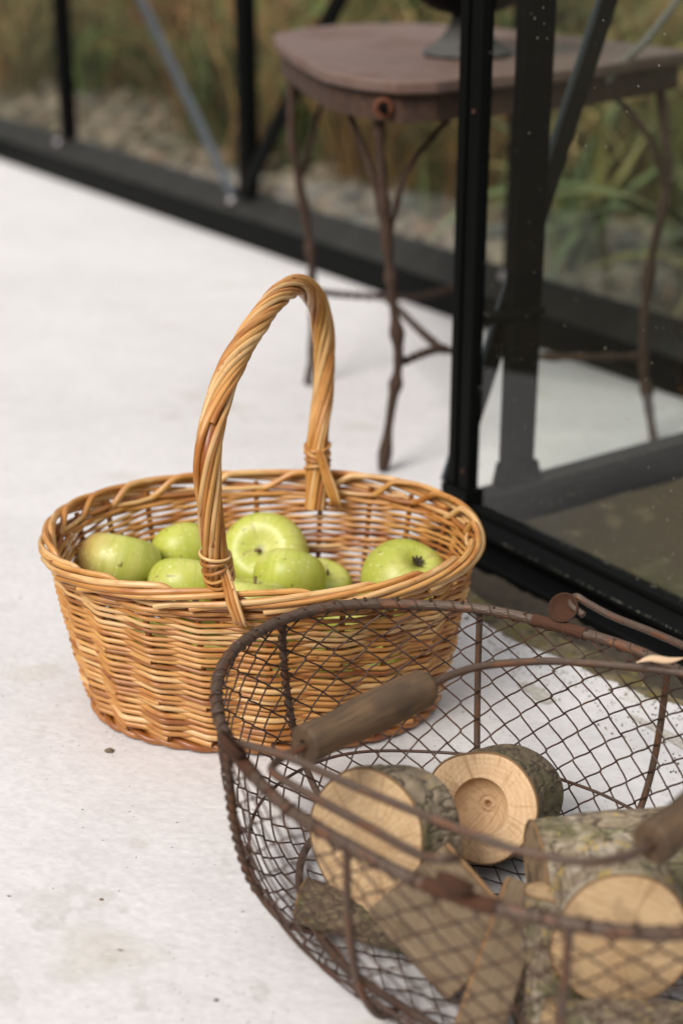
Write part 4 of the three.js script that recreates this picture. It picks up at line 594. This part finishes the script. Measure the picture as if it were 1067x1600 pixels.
    const im = new THREE.InstancedMesh(leafG, leafM(), n); for (let i = 0; i < n; i++) { const th = rr(0, 6.28), ph = Math.acos(rr(-0.9, 1)), r = Math.cbrt(rr(0.15, 1)) * (0.75 + 0.3 * Math.sin(th * 3 + sd) * Math.sin(ph * 4)); eu.set(rr(-1, 0.8), rr(0, 6.28), rr(-0.6, 0.6)); const s = leafS * rr(0.6, 1.3); mm.compose(V(Math.cos(th) * Math.sin(ph) * rad * r, h * 0.55 + Math.cos(ph) * h * 0.48 * r, Math.sin(th) * Math.sin(ph) * rad * r), q.setFromEuler(eu), V(s, s, s)); im.setMatrixAt(i, mm); const c = cols[Math.floor(rnd() * cols.length)], v = rr(0.7, 1.3); im.setColorAt(i, lin(c[0] * v, c[1] * v, c[2] * v)); }
    im.name = 'foliage'; im.userData = { kind: 'stuff' }; shade(im); t.add(im);
  }
  const green = [[0.06, 0.11, 0.022], [0.09, 0.13, 0.03], [0.04, 0.075, 0.02], [0.13, 0.15, 0.035]], olive = [[0.11, 0.1, 0.03], [0.14, 0.1, 0.035], [0.08, 0.085, 0.03]], bronze = [[0.2, 0.1, 0.035], [0.15, 0.075, 0.03], [0.12, 0.09, 0.035]];
  shrub(-1.2, 1.55, 0.42, 0.62, green, 'dark green leafy shrub at the far left behind the glass', 21);
  shrub(-0.45, 1.3, 0.40, 0.62, [...green, ...green, ...olive], 'green and olive shrub behind the left mullion', 22);
  shrub(-0.15, 0.95, 0.34, 0.34, bronze, 'low bronze-leaved shrub between the two mullions', 23, 0.04, 700);
  shrub(0.75, 1.7, 0.5, 0.62, [...olive, ...green], 'olive green shrub behind the rusted table', 24);
  shrub(1.9, 1.1, 0.42, 0.6, green, 'deep green shrub seen through the near pane', 25, 0.05, 900);
  shrub(2.5, 0.9, 0.42, 0.55, green, 'deep green shrub at the right, behind the branch leg', 26, 0.05, 900);
  // strap-leaved clumps close to the glass, behind the table
  function straps(a, b, n, len, cols, label, sd) { seed = sd; const t = thing('strap_leaf_plant', label, 'plant', G(a, b).toArray(), 'strap-leaved plants by the glass wall'); const gs = [0.9, 1.6, 2.2, 2.7].map(k => blade(0.034, len, k, 9)), ms = cols.map(c => leafM({ color: lin(...c), roughness: 0.55 })); for (let i = 0; i < n; i++) { const m = part('leaf', gs[Math.floor(rnd() * 4)], ms[Math.floor(rnd() * ms.length)], t); m.rotation.set(rr(-0.2, 0.5), rr(0, 6.28), rr(-0.2, 0.2)); m.scale.setScalar(rr(0.65, 1.2)); m.position.set(rr(-0.04, 0.04), 0, rr(-0.04, 0.04)); } }
  const strapC = [[0.24, 0.24, 0.075], [0.12, 0.16, 0.05], [0.30, 0.26, 0.09], [0.08, 0.11, 0.04]];
  straps(1.05, 0.50, 30, 0.46, strapC, 'yellow green strap-leaved plant behind the table legs', 31);
  straps(1.7, 0.66, 34, 0.58, [[0.06, 0.09, 0.03], [0.09, 0.12, 0.04]], 'dark green strap-leaved plant beyond the corner post', 32);
  straps(0.66, 0.52, 26, 0.42, strapC, 'pale strap-leaved plant left of the table legs', 33);
  // a plant in the outside corner behind the pane
}

renderer.render(scene, camera);
